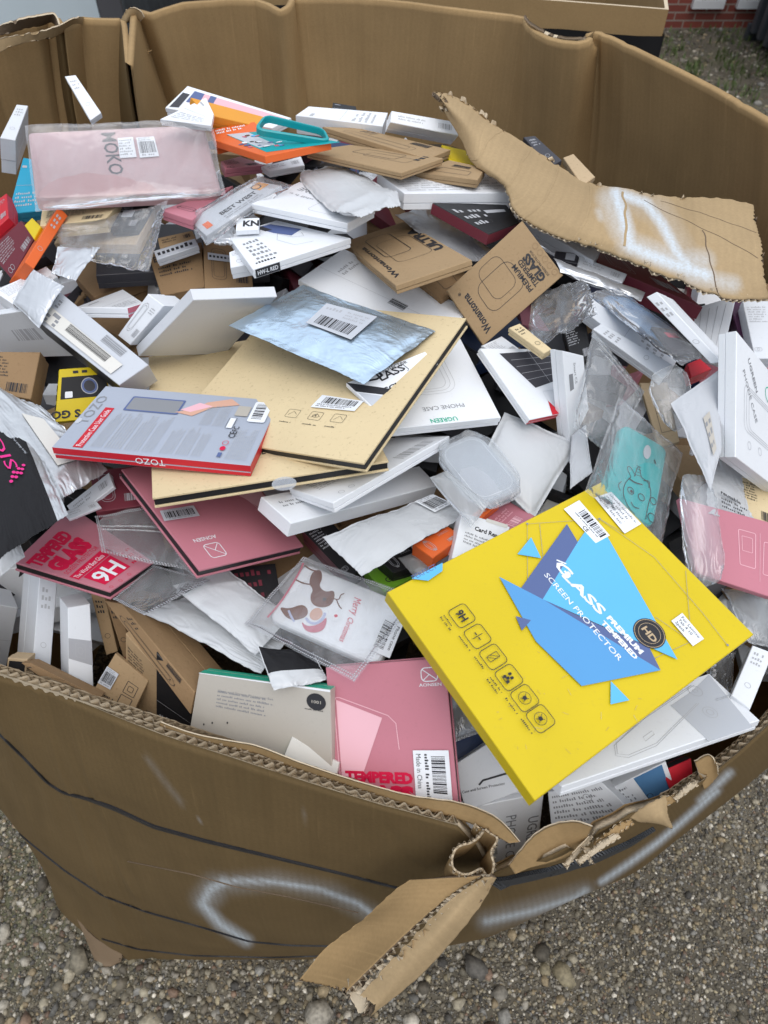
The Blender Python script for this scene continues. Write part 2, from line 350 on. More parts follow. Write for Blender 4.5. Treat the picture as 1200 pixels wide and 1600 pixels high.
def autoprint(s, label, col):
    R = random.Random(len(label) * 31 + ord(label[3]) * 7 + ord(label[-2])); c = {'white': 'paleink', 'white2': 'paleink', 'lgrey': 'greyink'}.get(col, 'ink')
    if col in ('black', 'dark', 'maroon', 'blue', 'red', 'orange'): c = 'grey'
    k = R.random(); hor = s.W > s.H; n = max(2, int(s.H / .004))
    if min(s.W, s.H) < .024:
        if hor: s.para(.1, .25, .55, .7, 2, c, R.randint(0, 99)); s.bars(.7, .3, .9, .7, c, n=16)
        else: s.para(.2, .1, .8, .35, 3, c, R.randint(0, 99)); s.ell(.5, .7, .003, .003, c, .0005)
        return
    if k < .4: s.rrect(.16, .14, .16 + .3 * min(1, s.H / s.W), .80, .006, c, .0005); s.rrect(.20, .19, .12 + .3 * min(1, s.H / s.W), .75, .005, c, .0004); s.para(.6, .15, .92, .3, 3, c, R.randint(0, 99)); s.bars(.66, .66, .92, .84, c, n=22)
    elif k < .75: s.para(.08, .10, .62, .10 + min(.5, .004 * 7 / s.H), 7, c, R.randint(0, 99)); s.bars(.62, .70, .92, .90, c, n=26); s.ell(.12, .85, .003, .003, c, .0005); s.ell(.20, .85, .003, .003, c, .0005)
    else: s.para(.10, .62, .9, .90, 4, c, R.randint(0, 99)); s.rect(.10, .14, .34, .18, c); s.line([(.02, .5), (.98, .5)], .0004, c)
BUILT = {}
def register(key, **k): BUILT[key] = k
def lay(quad, hint=None, t=.018, dz=0, n0=None, kp=None, ar=None, lift=None, pct=4.0, rot=0, over=False):
    pts, n, tt, cost = solve_plane(quad, hint, n0, kp, ar)
    zc = pts.mean(0)[1] * cp - pts.mean(0)[2] * sp; zp = pile_z(*proj(pts.mean(0)))
    tu = tt if tt is not None else t / zp * zc
    s = place(pts, n, tu, dz, lift, pct, over)
    q = pts * s + CAM; q = np.roll(q, -rot, axis=0)
    return q, n, tu * s, cost
def box(name, label, cat, quad, hint=None, t=.018, col='white', side=None, sides=None, art=None, sart=None, seam=True, group=None, style='box', parts=None, part='carton', core='black', **kw):
    q, n, th, cost = lay(quad, hint, t, **kw)
    th = min(max(th, .004), .055)
    c = q.mean(0); base = c - n * th; root = empty(name, base); tag(root, label, cat, group)
    side = side or col; sh = Sheet(q, n)
    if art: art(sh)
    elif col in ('white', 'white2', 'lgrey', 'kraft', 'kraft2', 'kraftlight', 'black', 'dark', 'maroon', 'pink', 'blue', 'orange', 'red') and max(sh.W, sh.H) > .03: autoprint(sh, label, col)
    mats = [card(col), card(side)]; e = max(np.linalg.norm(q[1] - q[0]), np.linalg.norm(q[3] - q[0]))
    def mm(T, ti=0, si=1, ms=None):
        out = []
        for x in T:
            if x in (1, 2, 3, 4):
                sc = sides.get(x) if sides else None
                if sc:
                    m = card(sc)
                    if m not in mats: mats.append(m)
                    out.append(mats.index(m))
                else: out.append(si)
            else: out.append(ti if x != 5 else si)
        return out
    if style == 'folder': th = max(th, .013)
    if style == 'box':
        V = []; F = []; M = []
        segs = [(0, th)] if (not seam or th < .008) else [(0, th * .60), (th * .60 + .0004, th)]
        for a, b in segs:
            qq = [p - n * a for p in q]
            if a > 0:
                cc = sum(qq) / 4; qq = [p + (cc - p) / np.linalg.norm(cc - p) * .0009 for p in qq]
            v, f, T = prism(qq, n, b - a); k = len(V); V += v; F += [[k + j for j in x] for x in f]; M += mm(T)
        finish(sh, V, F, M, mats, part, root, base)
    elif style == 'folder':     # hinged cover boards round a dark tray
        ct = min(.0026, th * .22)
        v, f, T = prism(q, n, ct, .0004); finish(sh, v, f, [0 if x == 0 else 1 for x in T], mats, 'front_cover', root, base)
        q2 = [p - n * (th - ct) for p in q]; v, f, T = prism(q2, n, ct, .0004); finish(None, v, f, [0 if x == 0 else 1 for x in T], mats, 'back_cover', root, base)
        cc = sum(q) / 4; q3 = [p + (cc - p) / np.linalg.norm(cc - p) * .0016 - n * (ct + .0002) for p in q]
        v, f, T = prism(q3, n, th - 2 * ct - .0004, .0003); finish(None, v, f, [0] * len(T), [card(core)], 'tray', root, base)
    if sart:     # artwork on a side: {side number: fn}
        for i, fn in sart.items():
            a, b = q[i - 1], q[i % 4]; e1 = b - a; nn = np.cross(e1, n); nn /= np.linalg.norm(nn)
            if nn @ (c - a) > 0: nn = -nn
            sq = [b, a, a - n * th, b - n * th]; s2 = Sheet(sq, nn, .0003); fn(s2)
            finish(s2, [], [], [], [], 'side_print', root, base)
    register(label, q=q, n=n, t=th, root=root, base=base)
    if parts:
        for pn, x0, y0, x1, y1, c2, fn in parts: sticker(label, pn, (x0, y0, x1, y1), c2, fn)
    return root
def sticker(key, pn, r, col='white', fn=None, quadf=None):
    b = BUILT[key]; s0 = Sheet(b['q'], b['n']); x0, y0, x1, y1 = r
    qf = quadf or [(x0, y0), (x1, y0), (x1, y1), (x0, y1)]
    q = [s0.at(x, y, .0020 + b.get('up', 0)) for x, y in qf]
    v, f, T = prism(q, b['n'], .00035, .0001); sh = Sheet(q, b['n'], .0001)
    if fn: fn(sh)
    finish(sh, v, f, [0] * len(T), [card(col)], pn, b['root'], b['base'])
def fb(x, y, z=0): return noise.noise(Vector((x, y, z)))
def pouch(name, label, cat, quad, m='poly', t=.012, crimp=.06, wr=1.0, nx=64, ny=48, seed=0, art=None, group=None, parts=None, round_=0.0, part='film', wavy=1.0, seal=None, panel=None, puff=1.0, dots=False, **kw):
    """a soft bag: two sheets welded along a wavy flat hem, puffed in the middle, creased"""
    kw.setdefault('lift', .003 + t * .5); q, n, th, cost = lay(quad, None, t, **kw); q = q - n * (t * .3)
    c = q.mean(0); base = c - n * t; root = empty(name, base); tag(root, label, cat, group)
    S = Sheet(q, n); Wd, Hd = S.W, S.H; V = []; F = []; M = []; mats = [MF(m) if m in MATS_FN else card(m)]
    sd = seed * 7.31 + len(label)
    def hfun(x, y):
        ex = min(x, 1 - x) * Wd; ey = min(y, 1 - y) * Hd; cr = crimp * min(Wd, Hd); d = min(ex, ey)
        sx = max(0, min(1, (ex - cr * .7) / (Wd * .5))); sy = max(0, min(1, (ey - cr * .7) / (Hd * .5))); k = (math.sin(sx * 1.5708) * math.sin(sy * 1.5708)) ** .42; X, Y = x * Wd, y * Hd
        w1 = abs(fb(X * 26 + sd, Y * 13 + fb(X * 9, Y * 9, sd) * 2, sd)); w2 = abs(fb(X * 60, Y * 34, sd + 4)); w3 = fb(X * 11, Y * 11, sd + 9)
        a1 = fb(x * 3 + sd, y * 3, 2) * 4; w4 = abs(math.sin((X * math.cos(a1) + Y * math.sin(a1)) * 75 + 3 * w3))
        return t * .5 * k * puff, wr * ((.30 + .7 * (1 - k)) * (.0042 * (.4 - w1) + .0010 * (.5 - w2)) + .0024 * w3 + .0010 * (w4 - .5) * (1 - k))
    for sgn in (1, -1):
        b0 = len(V)
        for j in range(ny + 1):
            for i in range(nx + 1):
                x, y = i / nx, j / ny; hx, hw = hfun(x, y)
                wx = wavy * .0018 * fb(y * Hd * 30, sd, 1.5 if x > .5 else 5.5) * abs(2 * x - 1) ** 4 / Wd; wy = wavy * .0018 * fb(x * Wd * 30, sd, 9.5 if y > .5 else 3.5) * abs(2 * y - 1) ** 4 / Hd
                xx, yy = x + wx, y + wy
                if round_:
                    a, b = 2 * x - 1, 2 * y - 1; e = round_
                    xx = .5 + .5 * a * (1 - e * b * b * abs(b) ** 3 * abs(a) ** 3) + wx; yy = .5 + .5 * b * (1 - e * a * a * abs(a) ** 3 * abs(b) ** 3) + wy
                V.append(S.at(xx, yy, sgn * hx + hw + (.0 if sgn > 0 else -.0003)))
        for j in range(ny):
            for i in range(nx):
                a = b0 + j * (nx + 1) + i; f = [a, a + 1, a + nx + 2, a + nx + 1]; F.append(f[::-1] if sgn > 0 else f)
                mi = 0
                if sgn > 0 and panel:
                    for (x0, y0, x1, y1, pc) in panel:
                        if x0 <= (i + .5) / nx < x1 and y0 <= (j + .5) / ny < y1:
                            pm = MF(pc) if pc in MATS_FN else inkm(pc)
                            if pm not in mats: mats.append(pm)
                            mi = mats.index(pm)
                M.append(mi)
    # seal ridges (zip lines): thin raised bars across
    o = mesh_obj(part, [v - base for v in V], F, mats, M, root, smooth=True)
    if seal:
        for (x0, y0, x1, y1, w) in seal:
            K = 30; v = []; f = []
            for k in range(K + 1):
                x = x0 + (x1 - x0) * k / K; y = y0 + (y1 - y0) * k / K; hx, hw = hfun(min(max(x, 0), 1), min(max(y, 0), 1)); d = np.array(((y1 - y0) * Hd, -(x1 - x0) * Wd)); d = d / np.linalg.norm(d) * w / 2
                for g, z in ((-1, .0002), (-.5, .0016), (.5, .0016), (1, .0002)): v.append(S.at(x + d[0] * g / Wd, y + d[1] * g / Hd, hx + hw + z) - base)
                if k: a = 4 * (k - 1); f += [[a + i, a + i + 1, a + i + 5, a + i + 4] for i in range(3)]
            mesh_obj('seal', v, f, [mats[0]], None, root, smooth=True)
    if dots:     # perforated weld pattern along the hem
        v = []; f = []
        def dot(x, y):
            hx, hw = hfun(x, y); b = len(v); r = .0007
            for a, g in ((-1, -1), (1, -1), (1, 1), (-1, 1)): v.append(S.at(x + a * r / Wd, y + g * r / Hd, hx + hw + .0004) - base)
            f.append([b, b + 1, b + 2, b + 3])
        for row in (.25, .62):
            o_ = crimp * min(Wd, Hd) * row * 1.2
            nn = int(Wd / .0026)
            for k in range(nn + 1):
                for yy in (o_ / Hd, 1 - o_ / Hd): dot(.01 + .98 * k / nn, yy)
            nn = int(Hd / .0026)
            for k in range(nn + 1):
                for xx in (o_ / Wd, 1 - o_ / Wd): dot(xx, .01 + .98 * k / nn)
        mesh_obj('weld_dots', v, f, [inkm('grey')], None, root)
    if art:
        sh = Sheet(q, n, t * .5 * puff + .0015); art(sh)
        dv = []
        finish(sh, [], [], [], [], 'print', root, base)
    register(label, q=q, n=n, t=t, root=root, base=base, up=t * .5 * puff)
    if parts:
        for pn, x0, y0, x1, y1, c2, fn in parts: sticker(label, pn, (x0, y0, x1, y1), c2, fn)
    return root
def rounded(name, label, cat, quad, t=.010, col='mint', rad=.012, frame=False, art=None, hole=None, rough=.35, group=None, parts=None, **kw):
    """phone case: rounded slab with a lip (frame=True: open ring)"""
    q, n, th, cost = lay(quad, None, t, **kw); c = q.mean(0); base = c - n * t; root = empty(name, base); tag(root, label, cat, group)
    S = Sheet(q, n); K = 7
    def ring(ins, z, r):
        out = []; rx, ry = max(r - ins, .001) / S.W, max(r - ins, .001) / S.H; ix, iy = ins / S.W, ins / S.H
        for cx, cy, a0 in ((1 - ix - rx, iy + ry, -90), (1 - ix - rx, 1 - iy - ry, 0), (ix + rx, 1 - iy - ry, 90), (ix + rx, iy + ry, 180)):
            for k in range(K): a = math.radians(a0 + k * 90 / (K - 1)); out.append(S.at(cx + rx * math.cos(a), cy + ry * math.sin(a), z))
        return out
    if frame: R = [ring(0, -.001, rad), ring(.0012, 0, rad), ring(.0035, 0, rad), ring(.004, -.002, rad), ring(.004, -t, rad), ring(.001, -t, rad), ring(0, -t + .001, rad)]
    else: R = [ring(.006, 0, rad), ring(.003, -.0004, rad), ring(.001, -.0018, rad), ring(0, -.0045, rad), ring(0, -t + .001, rad), ring(.001, -t, rad)]
    N = 4 * K; V = sum(R, []); F = []
    for r in range(len(R) - 1):
        for i in range(N): j = (i + 1) % N; F.append([r * N + j, r * N + i, (r + 1) * N + i, (r + 1) * N + j])
    if frame:
        r = len(R) - 1
        for i in range(N): j = (i + 1) % N; F.append([r * N + j, r * N + i, i, j])
    else: F.append(list(range(N))[::-1]); F.append([(len(R) - 1) * N + i for i in range(N)])
    sh = Sheet(q, n, .0003)
    if hole: sh.ell(hole[0], hole[1], hole[2], hole[3], hole[4] if len(hole) > 4 else 'lgrey')
    if art: art(sh)
    m = mat('case_' + col, COL[col], rough, var=.03, bump=.04, spec=.5)
    o = finish(sh, V, F, [0] * len(F), [m], 'shell', root, base)
    register(label, q=q, n=n, t=t, root=root, base=base)
    if parts:
        for pn, x0, y0, x1, y1, c2, fn in parts: sticker(label, pn, (x0, y0, x1, y1), c2, fn)
    return root
# ---------------------------------------------------------------- cardboard material (liner board, sprayed paint as an attribute)
def board(name, base, flute=True, paint=False):
    m = bpy.data.materials.new(name); m.use_nodes = True; N = m.node_tree.nodes; L = m.node_tree.links; b = N['Principled BSDF']
    b.inputs['Roughness'].default_value = .7; b.inputs['Specular IOR Level'].default_value = .12
    tc = N.new('ShaderNodeTexCoord'); uv = N.new('ShaderNodeUVMap')
    n1 = N.new('ShaderNodeTexNoise'); n1.inputs['Scale'].default_value = 5; n1.inputs['Detail'].default_value = 8; n1.inputs['Roughness'].default_value = .65; L.new(tc.outputs['Object'], n1.inputs['Vector'])
    cr = N.new('ShaderNodeValToRGB'); cr.color_ramp.elements[0].position = .3; cr.color_ramp.elements[1].position = .72
    cr.color_ramp.elements[0].color = tuple(c * .84 for c in base[:3]) + (1,); cr.color_ramp.elements[1].color = tuple(min(1, c * 1.08) for c in base[:3]) + (1,); L.new(n1.outputs[0], cr.inputs[0])
    n2 = N.new('ShaderNodeTexNoise'); n2.inputs['Scale'].default_value = 320; n2.inputs['Detail'].default_value = 4; L.new(tc.outputs['Object'], n2.inputs['Vector'])
    mx = N.new('ShaderNodeMixRGB'); mx.blend_type = 'MULTIPLY'; mx.inputs[0].default_value = .22; L.new(cr.outputs[0], mx.inputs[1]); L.new(n2.outputs[0], mx.inputs[2])
    # vertical scuffs and faint water marks, stretched along the flutes
    mp = N.new('ShaderNodeMapping'); mp.inputs['Scale'].default_value = (14, 1.6, 1); L.new(uv.outputs[0], mp.inputs[0])
    n3 = N.new('ShaderNodeTexNoise'); n3.inputs['Scale'].default_value = 1.6; n3.inputs['Detail'].default_value = 7; L.new(mp.outputs[0], n3.inputs['Vector'])
    mr = N.new('ShaderNodeMapRange'); mr.inputs[1].default_value = .50; mr.inputs[2].default_value = .76; mr.inputs[4].default_value = .55; L.new(n3.outputs[0], mr.inputs[0])
    m3 = N.new('ShaderNodeMixRGB'); m3.inputs[2].default_value = tuple(c * .66 for c in base[:3]) + (1,); L.new(mr.outputs[0], m3.inputs[0]); L.new(mx.outputs[0], m3.inputs[1]); col = m3.outputs[0]
    wv = N.new('ShaderNodeTexWave'); wv.inputs['Scale'].default_value = 34; wv.inputs['Distortion'].default_value = .6; wv.inputs['Detail'].default_value = 1; L.new(uv.outputs[0], wv.inputs['Vector'])
    ws = N.new('ShaderNodeMixRGB'); ws.blend_type = 'ADD'; ws.inputs[0].default_value = .5; L.new(wv.outputs[0], ws.inputs[1]); L.new(n2.outputs[0], ws.inputs[2])
    bp = N.new('ShaderNodeBump'); bp.inputs['Strength'].default_value = .06; bp.inputs['Distance'].default_value = .001; L.new(ws.outputs[0], bp.inputs['Height']); L.new(bp.outputs[0], b.inputs['Normal'])
    wc = N.new('ShaderNodeMixRGB'); wc.blend_type = 'MULTIPLY'; wc.inputs[0].default_value = .035; L.new(col, wc.inputs[1]); L.new(wv.outputs[0], wc.inputs[2]); col = wc.outputs[0]
    mp2 = N.new('ShaderNodeMapping'); mp2.inputs['Scale'].default_value = (90, 4, 1); L.new(uv.outputs[0], mp2.inputs[0]); n5 = N.new('ShaderNodeTexNoise'); n5.inputs['Scale'].default_value = 2.2; n5.inputs['Detail'].default_value = 5; L.new(mp2.outputs[0], n5.inputs['Vector'])
    mr5 = N.new('ShaderNodeMapRange'); mr5.inputs[1].default_value = .62; mr5.inputs[2].default_value = .74; mr5.inputs[4].default_value = .16; L.new(n5.outputs[0], mr5.inputs[0]); m6 = N.new('ShaderNodeMixRGB'); m6.inputs[2].default_value = tuple(min(1, c * 1.7) for c in base[:3]) + (1,); L.new(mr5.outputs[0], m6.inputs[0]); L.new(col, m6.inputs[1]); col = m6.outputs[0]
    if paint:
        at = N.new('ShaderNodeAttribute'); at.attribute_name = 'paint'
        mu = N.new('ShaderNodeMath'); mu.operation = 'MULTIPLY_ADD'; L.new(wv.outputs[0], mu.inputs[0]); mu.inputs[1].default_value = .10 if name == 'board_flap' else .16; L.new(n2.outputs[0], mu.inputs[2])
        m5 = N.new('ShaderNodeMath'); m5.operation = 'MULTIPLY'; L.new(at.outputs['Fac'], m5.inputs[0]); 
        ad = N.new('ShaderNodeMath'); ad.operation = 'ADD'; ad.inputs[1].default_value = .35; L.new(mu.outputs[0], ad.inputs[0]); L.new(ad.outputs[0], m5.inputs[1]); m5.use_clamp = True
        m4 = N.new('ShaderNodeMixRGB'); m4.inputs[2].default_value = (.56, .62, .67, 1); L.new(m5.outputs[0], m4.inputs[0]); L.new(col, m4.inputs[1]); col = m4.outputs[0]
    L.new(col, b.inputs['Base Color']); return m
KB = (.425, .285, .138, 1)
M_OUT_SHADED = board('board_outside_shaded', (.165, .112, .052, 1), paint=True); M_IN = board('board_inside', KB); M_FLAP = board('board_flap', (.455, .33, .185, 1), paint=True)  # outside wall: same kraft as inside, with shade darkened into its colour
M_EDGE = mat('board_edge', (.60, .50, .36, 1), .8, var=.12, bump=.5, scale=260); M_CORE = mat('board_core', (.16, .115, .075, 1), .85, var=.15, bump=.4, scale=200)
M_STRAP = mat('strap_black', (.022, .022, .025, 1), .4, var=.1, bump=.2, scale=200)
def cat_rom(pts, N):
    pts = np.array(pts, float); d = np.r_[0, np.cumsum(np.linalg.norm(np.diff(pts, axis=0), axis=1) + 1e-9)]; t = np.linspace(0, d[-1], N); out = []
    for x in t:
        i = min(max(np.searchsorted(d, x) - 1, 0), len(pts) - 2); u = (x - d[i]) / (d[i + 1] - d[i])
        p0, p1, p2, p3 = pts[max(i - 1, 0)], pts[i], pts[i + 1], pts[min(i + 2, len(pts) - 1)]; h = d[i + 1] - d[i]
        m1 = (p2 - p0) / (d[i + 1] - d[max(i - 1, 0)]) * h; m2 = (p3 - p1) / (d[min(i + 2, len(pts) - 1)] - d[i]) * h
        out.append((2 * u ** 3 - 3 * u ** 2 + 1) * p1 + (u ** 3 - 2 * u ** 2 + u) * m1 + (-2 * u ** 3 + 3 * u ** 2) * p2 + (u ** 3 - u ** 2) * m2)
    return np.array(out), t
def seg_dist(px, pl):
    best = np.full(len(px), 1e9)
    for a, b in zip(pl[:-1], pl[1:]):
        a = np.array(a, float); b = np.array(b, float); ab = b - a; t = np.clip(((px - a) @ ab) / (ab @ ab), 0, 1); best = np.minimum(best, np.linalg.norm(px - (a + t[:, None] * ab), axis=1))
    return best
# rim stations: (rim point, mid point, foot point); None is filled in between
def R_(u, v, h):
    if u < 720 or v < 900 or u > 1170: return P(u, v, h)
    vb = np.interp(u, [720, 768, 850, 985, 1080, 1205], [1292, 1330, 1335, 1280, 1232, 1128]); Y = P(u, vb, .925 if u < 1150 else h)[1]; r = ray(u, v); return CAM + r * (Y / r[1])
ST = []
def st(r, m=None, f=None): ST.append((np.array(r), None if m is None else np.array(m), None if f is None else np.array(f)))
st(R_(32, 1062, .955), P(128, 1345, .5), P(178, 1499, 0)); st(R_(70, 1074, .955)); st(R_(100, 1086, .955)); st(R_(150, 1106, .955)); st(R_(200, 1127, .957), P(290, 1410, .5), P(340, 1503, 0)); st(R_(250, 1146, .957)); st(R_(300, 1163, .957))
st(R_(400, 1196, .957), P(430, 1438, .5), P(470, 1500, 0)); st(R_(500, 1226, .957)); st(R_(600, 1259, .957), P(600, 1448, .5), P(600, 1491, 0)); st(R_(660, 1276, .955)); st(R_(715, 1290, .950), P(715, 1452, .5), P(705, 1470, 0))
st(R_(745, 1322, .925)); st(R_(768, 1368, .895), P(790, 1446, .5), (.16, .31, 0)); st(R_(800, 1352, .90)); st(R_(830, 1350, .90)); st(R_(850, 1340, .90), P(872, 1414, .5), (.28, .38, 0)); st(R_(885, 1322, .905)); st(R_(905, 1330, .90)); st(R_(935, 1296, .91)); st(R_(965, 1283, .91)); st(R_(985, 1270, .91), P(992, 1362, .5), (.41, .47, 0))
st(R_(1020, 1262, .915)); st(R_(1050, 1252, .915)); st(R_(1080, 1232, .915), P(1082, 1282, .5), (.50, .60, 0)); st(R_(1110, 1212, .92)); st(R_(1150, 1178, .925), P(1145, 1227, .5), (.54, .68, 0)); st(R_(1205, 1128, .935), P(1205, 1163, .5), (.57, .74, 0))
st((.56, .50, .97), (.72, .62, .5), (.60, .82, 0)); st((.66, .72, 1.08), (.76, .82, .5), (.62, .95, 0)); st((.64, .95, 1.20), (.72, 1.05, .5), (.62, 1.10, 0))
FAR = [(1200, 182), (1160, 158), (1120, 136), (1080, 116), (1040, 96), (1000, 76), (960, 57), (940, 49), (930, 48), (922, 55), (913, 62), (902, 64), (880, 62), (860, 57), (842, 48), (830, 36), (824, 27), (800, 22), (740, 15), (690, 9), (640, 2), (600, -2), (560, -5), (500, -6), (454, -5), (447, 8), (438, 14), (422, 5), (402, -2), (360, -3), (320, 0), (285, 3), (255, 12), (235, 19), (217, 14), (208, 10), (203, 30), (201, 66), (199, 98), (196, 98), (193, 70), (190, 40), (187, 28), (172, 28), (150, 27), (125, 26), (108, 33), (92, 38), (82, 24), (70, 22), (55, 30), (30, 34), (0, 40), (-30, 44)]
FM = {1200: ((.66, 1.16, .5), (.56, 1.20, 0)), 960: ((.46, 1.40, .5), (.42, 1.38, 0)), 640: ((.02, 1.56, .5), (.02, 1.50, 0)), 320: ((-.32, 1.56, .5), (-.32, 1.50, 0)), 0: ((-.68, 1.42, .5), (-.6, 1.36, 0))}
for u, v in FAR:
    f = FM.get(u); st(R_(u, v, 1.235), *(f if f else ()))
st((-.76, 1.12, 1.22), (-.86, 1.1, .5), (-.72, 1.1, 0)); st((-.70, .80, 1.12), (-.84, .8, .5), (-.74, .78, 0)); st((-.56, .56, 1.02), P(-60, 1190, .5), (-.70, .50, 0)); st(R_(-20, 1050, .965), P(40, 1285, .5), P(90, 1420, 0)); st(R_(0, 1055, .957), P(70, 1310, .5))
n = len(ST); rim = np.array([s[0] for s in ST]); cyc = np.linalg.norm((np.roll(rim, -1, 0) - rim)[:, :2], axis=1) + 1e-4; len3 = np.linalg.norm(np.roll(rim, -1, 0) - rim, axis=1)
def fillin(k):
    idx = [i for i in range(n) if ST[i][k] is not None]; out = np.zeros((n, 3)); s = np.r_[0, np.cumsum(cyc)]
    for a, b in zip(idx, idx[1:] + [idx[0] + n]):
        sa, sb = s[a], s[b] if b < n else s[n] + s[b - n]
        for i in range(a, b + 1): si = s[i] if i < n else s[n] + s[i - n]; t = (si - sa) / max(sb - sa, 1e-9); out[i % n] = ST[a][k] * (1 - t) + ST[b % n][k] * t
    return out
mid, foot = fillin(1), fillin(2)
# columns
step = .0042; cols = []
for i in range(n):
    j = (i + 1) % n; k = max(1, int(cyc[i] / step), int(len3[i] / .009))
    for q in range(k): t = q / k; cols.append((rim[i] * (1 - t) + rim[j] * t, mid[i] * (1 - t) + mid[j] * t, foot[i] * (1 - t) + foot[j] * t))
C_ = np.array(cols); NC = len(C_)
for k in (1, 2):      # soften the kinks of mid and foot rings
    A = C_[:, k]
    for _ in range(12): A = (np.roll(A, 1, 0) + A * 2 + np.roll(A, -1, 0)) / 4
    C_[:, k] = A
arc = np.r_[0, np.cumsum(np.linalg.norm(np.diff(C_[:, 1], axis=0), axis=1))]
CEN = np.array((0, .82, 0)); NR = 70
tt = np.linspace(0, 1, NR) ** 1.15
def wall_pt(ci, h01):     # h01 0 rim .. 1 foot ; quadratic through rim, mid, foot by height
    r, m, f = C_[ci, 0], C_[ci, 1], C_[ci, 2]; z = r[2] * (1 - h01); zr, zm = r[2], m[2]
    l0 = (z - zm) * z / ((zr - zm) * zr); l1 = (z - zr) * z / ((zm - zr) * zm); l2 = (z - zr) * (z - zm) / (zr * zm)
    p = r * l0 + m * l1 + f * l2; p[2] = z; return p
G = np.array([[wall_pt(c, t) for t in tt] for c in range(NC)])
def nrm(G):
    d1 = (np.roll(G, -1, 0) - np.roll(G, 1, 0)) * np.array((1, 1, 0)); d2 = np.gradient(G, axis=1); nn = np.cross(d2, d1); nn /= (np.linalg.norm(nn, axis=2)[..., None] + 1e-12)
    s = np.sign(((G - CEN) * nn * np.array((1, 1, 0))).sum(-1)); return nn * np.where(s == 0, 1, s)[..., None]
NN = nrm(G)
for _ in range(4): NN = (np.roll(NN, 1, 0) + NN + np.roll(NN, -1, 0)); NN /= np.linalg.norm(NN, axis=2)[..., None]
# buckles, creases (score lines at the corners and panel folds)
PX = pw(G)
fold_px = [(-1, 0)]
def fold_at(u, v, front):    # nearest column to a rim pixel
    pr = pw(C_[:, 0]); d = (pr[:, 0] - u) ** 2 + (pr[:, 1] - v) ** 2; return arc[int(np.argmin(d))]
FOLDS = [fold_at(60, 1070, 1), fold_at(92, 1083, 1), fold_at(330, 0, 0), fold_at(575, -4, 0), fold_at(830, 42, 0), fold_at(945, 52, 0), fold_at(982, 67, 0), fold_at(1165, 160, 0), fold_at(150, 27, 0), fold_at(768, 1368, 1)]
disp = np.zeros((NC, NR))
for c in range(NC):
    for r in range(0, NR):
        p = G[c, r]; d = .010 * fb(p[0] * 2.2, p[1] * 2.2, p[2] * 3 + 3) * min(1, tt[r] * 6) + .0015 * fb(arc[c] * 9, p[2] * 5, 7)
        for fo in FOLDS:
            x = (arc[c] - fo) / .007
            if abs(x) < 3: d -= (.0016 if fo not in FOLDS[:2] else (-.0035 if fo == FOLDS[0] else .003)) * math.exp(-x * x)
        disp[c, r] = d
CRE = [([(92, 1082), (120, 1160), (150, 1242), (172, 1330), (215, 1400), (248, 1480)], 5, .0026), ([(60, 1072), (85, 1150), (118, 1240)], 5, -.0022), ([(150, 1242), (230, 1262)], 3, -.0015), ([(330, 1200), (345, 1260), (338, 1330)], 4, .0010), ([(640, 1300), (600, 1350), (540, 1392)], 4, .0016), ([(600, 1290), (640, 1350), (690, 1372)], 4, -.0016), ([(480, 1240), (476, 1310)], 3, .0008), ([(820, 1380), (845, 1420)], 3, .0012), ([(700, 1320), (660, 1370), (610, 1380)], 4, .002), ([(20, 1120), (60, 1200), (90, 1290)], 5, .0018), ([(10, 1200), (50, 1290), (120, 1370)], 6, .0012), ([(400, 1210), (385, 1330)], 5, .0008)]
for pl_, w_, a_ in CRE:
    dd_ = seg_dist(PX.reshape(-1, 2), pl_).reshape(NC, NR); disp += np.where(G[:, :, 1] < .62, a_ * np.exp(-(dd_ / w_) ** 2), 0)
G2 = G + NN * disp[..., None]; TH = .009
inner = G2 - NN * TH
verts = np.concatenate([G2.reshape(-1, 3), inner.reshape(-1, 3)]); o2 = NC * NR; faces = []; mi = []
for c in range(NC):
    d = (c + 1) % NC
    for r in range(NR - 1):
        a, b, e, f = c * NR + r, d * NR + r, d * NR + r + 1, c * NR + r + 1
        faces.append((a, f, e, b)); mi.append(0); faces.append((o2 + a, o2 + b, o2 + e, o2 + f)); mi.append(1)
    sk = 1 if C_[c, 0, 1] < .75 else 0; faces.append((c * NR + sk, d * NR + sk, o2 + d * NR + sk, o2 + c * NR + sk)); mi.append(2 if sk else 1)
BOX = empty('cardboard_pallet_box', (0, .8, 0)); tag(BOX, 'huge open cardboard box with torn bulging walls packed full of phone accessory packages', 'cardboard box')
BOX.location = (0, 0, 0)
wall = mesh_obj('wall', verts, faces, [M_OUT_SHADED, M_IN, M_EDGE], mi, BOX, smooth=True)
uvl = wall.data.uv_layers.new(name='UVMap'); li = np.zeros(len(wall.data.loops), int); wall.data.loops.foreach_get('vertex_index', li)
UVv = np.stack([np.repeat(arc, NR), G[:, :, 2].ravel()], 1); UVv = np.concatenate([UVv, UVv]); uvl.data.foreach_set('uv', UVv[li].astype(np.float32).ravel())
pxv = pw(verts[:o2]); pa = np.zeros(len(verts))
front = (np.repeat(NN[:, 0], NR, axis=0).reshape(-1, 3) if False else NN.reshape(-1, 3)); facing = ((CAM - verts[:o2]) * front).sum(1) > 0; near = verts[:o2][:, 1] < 1.0
def stroke(pl, w, a, lo=0):
    d = seg_dist(pxv, pl); k = a * np.clip(1 - d / w, 0, 1) ** 1.5; global pa; pa[:o2] = np.maximum(pa[:o2], np.where(facing & near, k, 0))
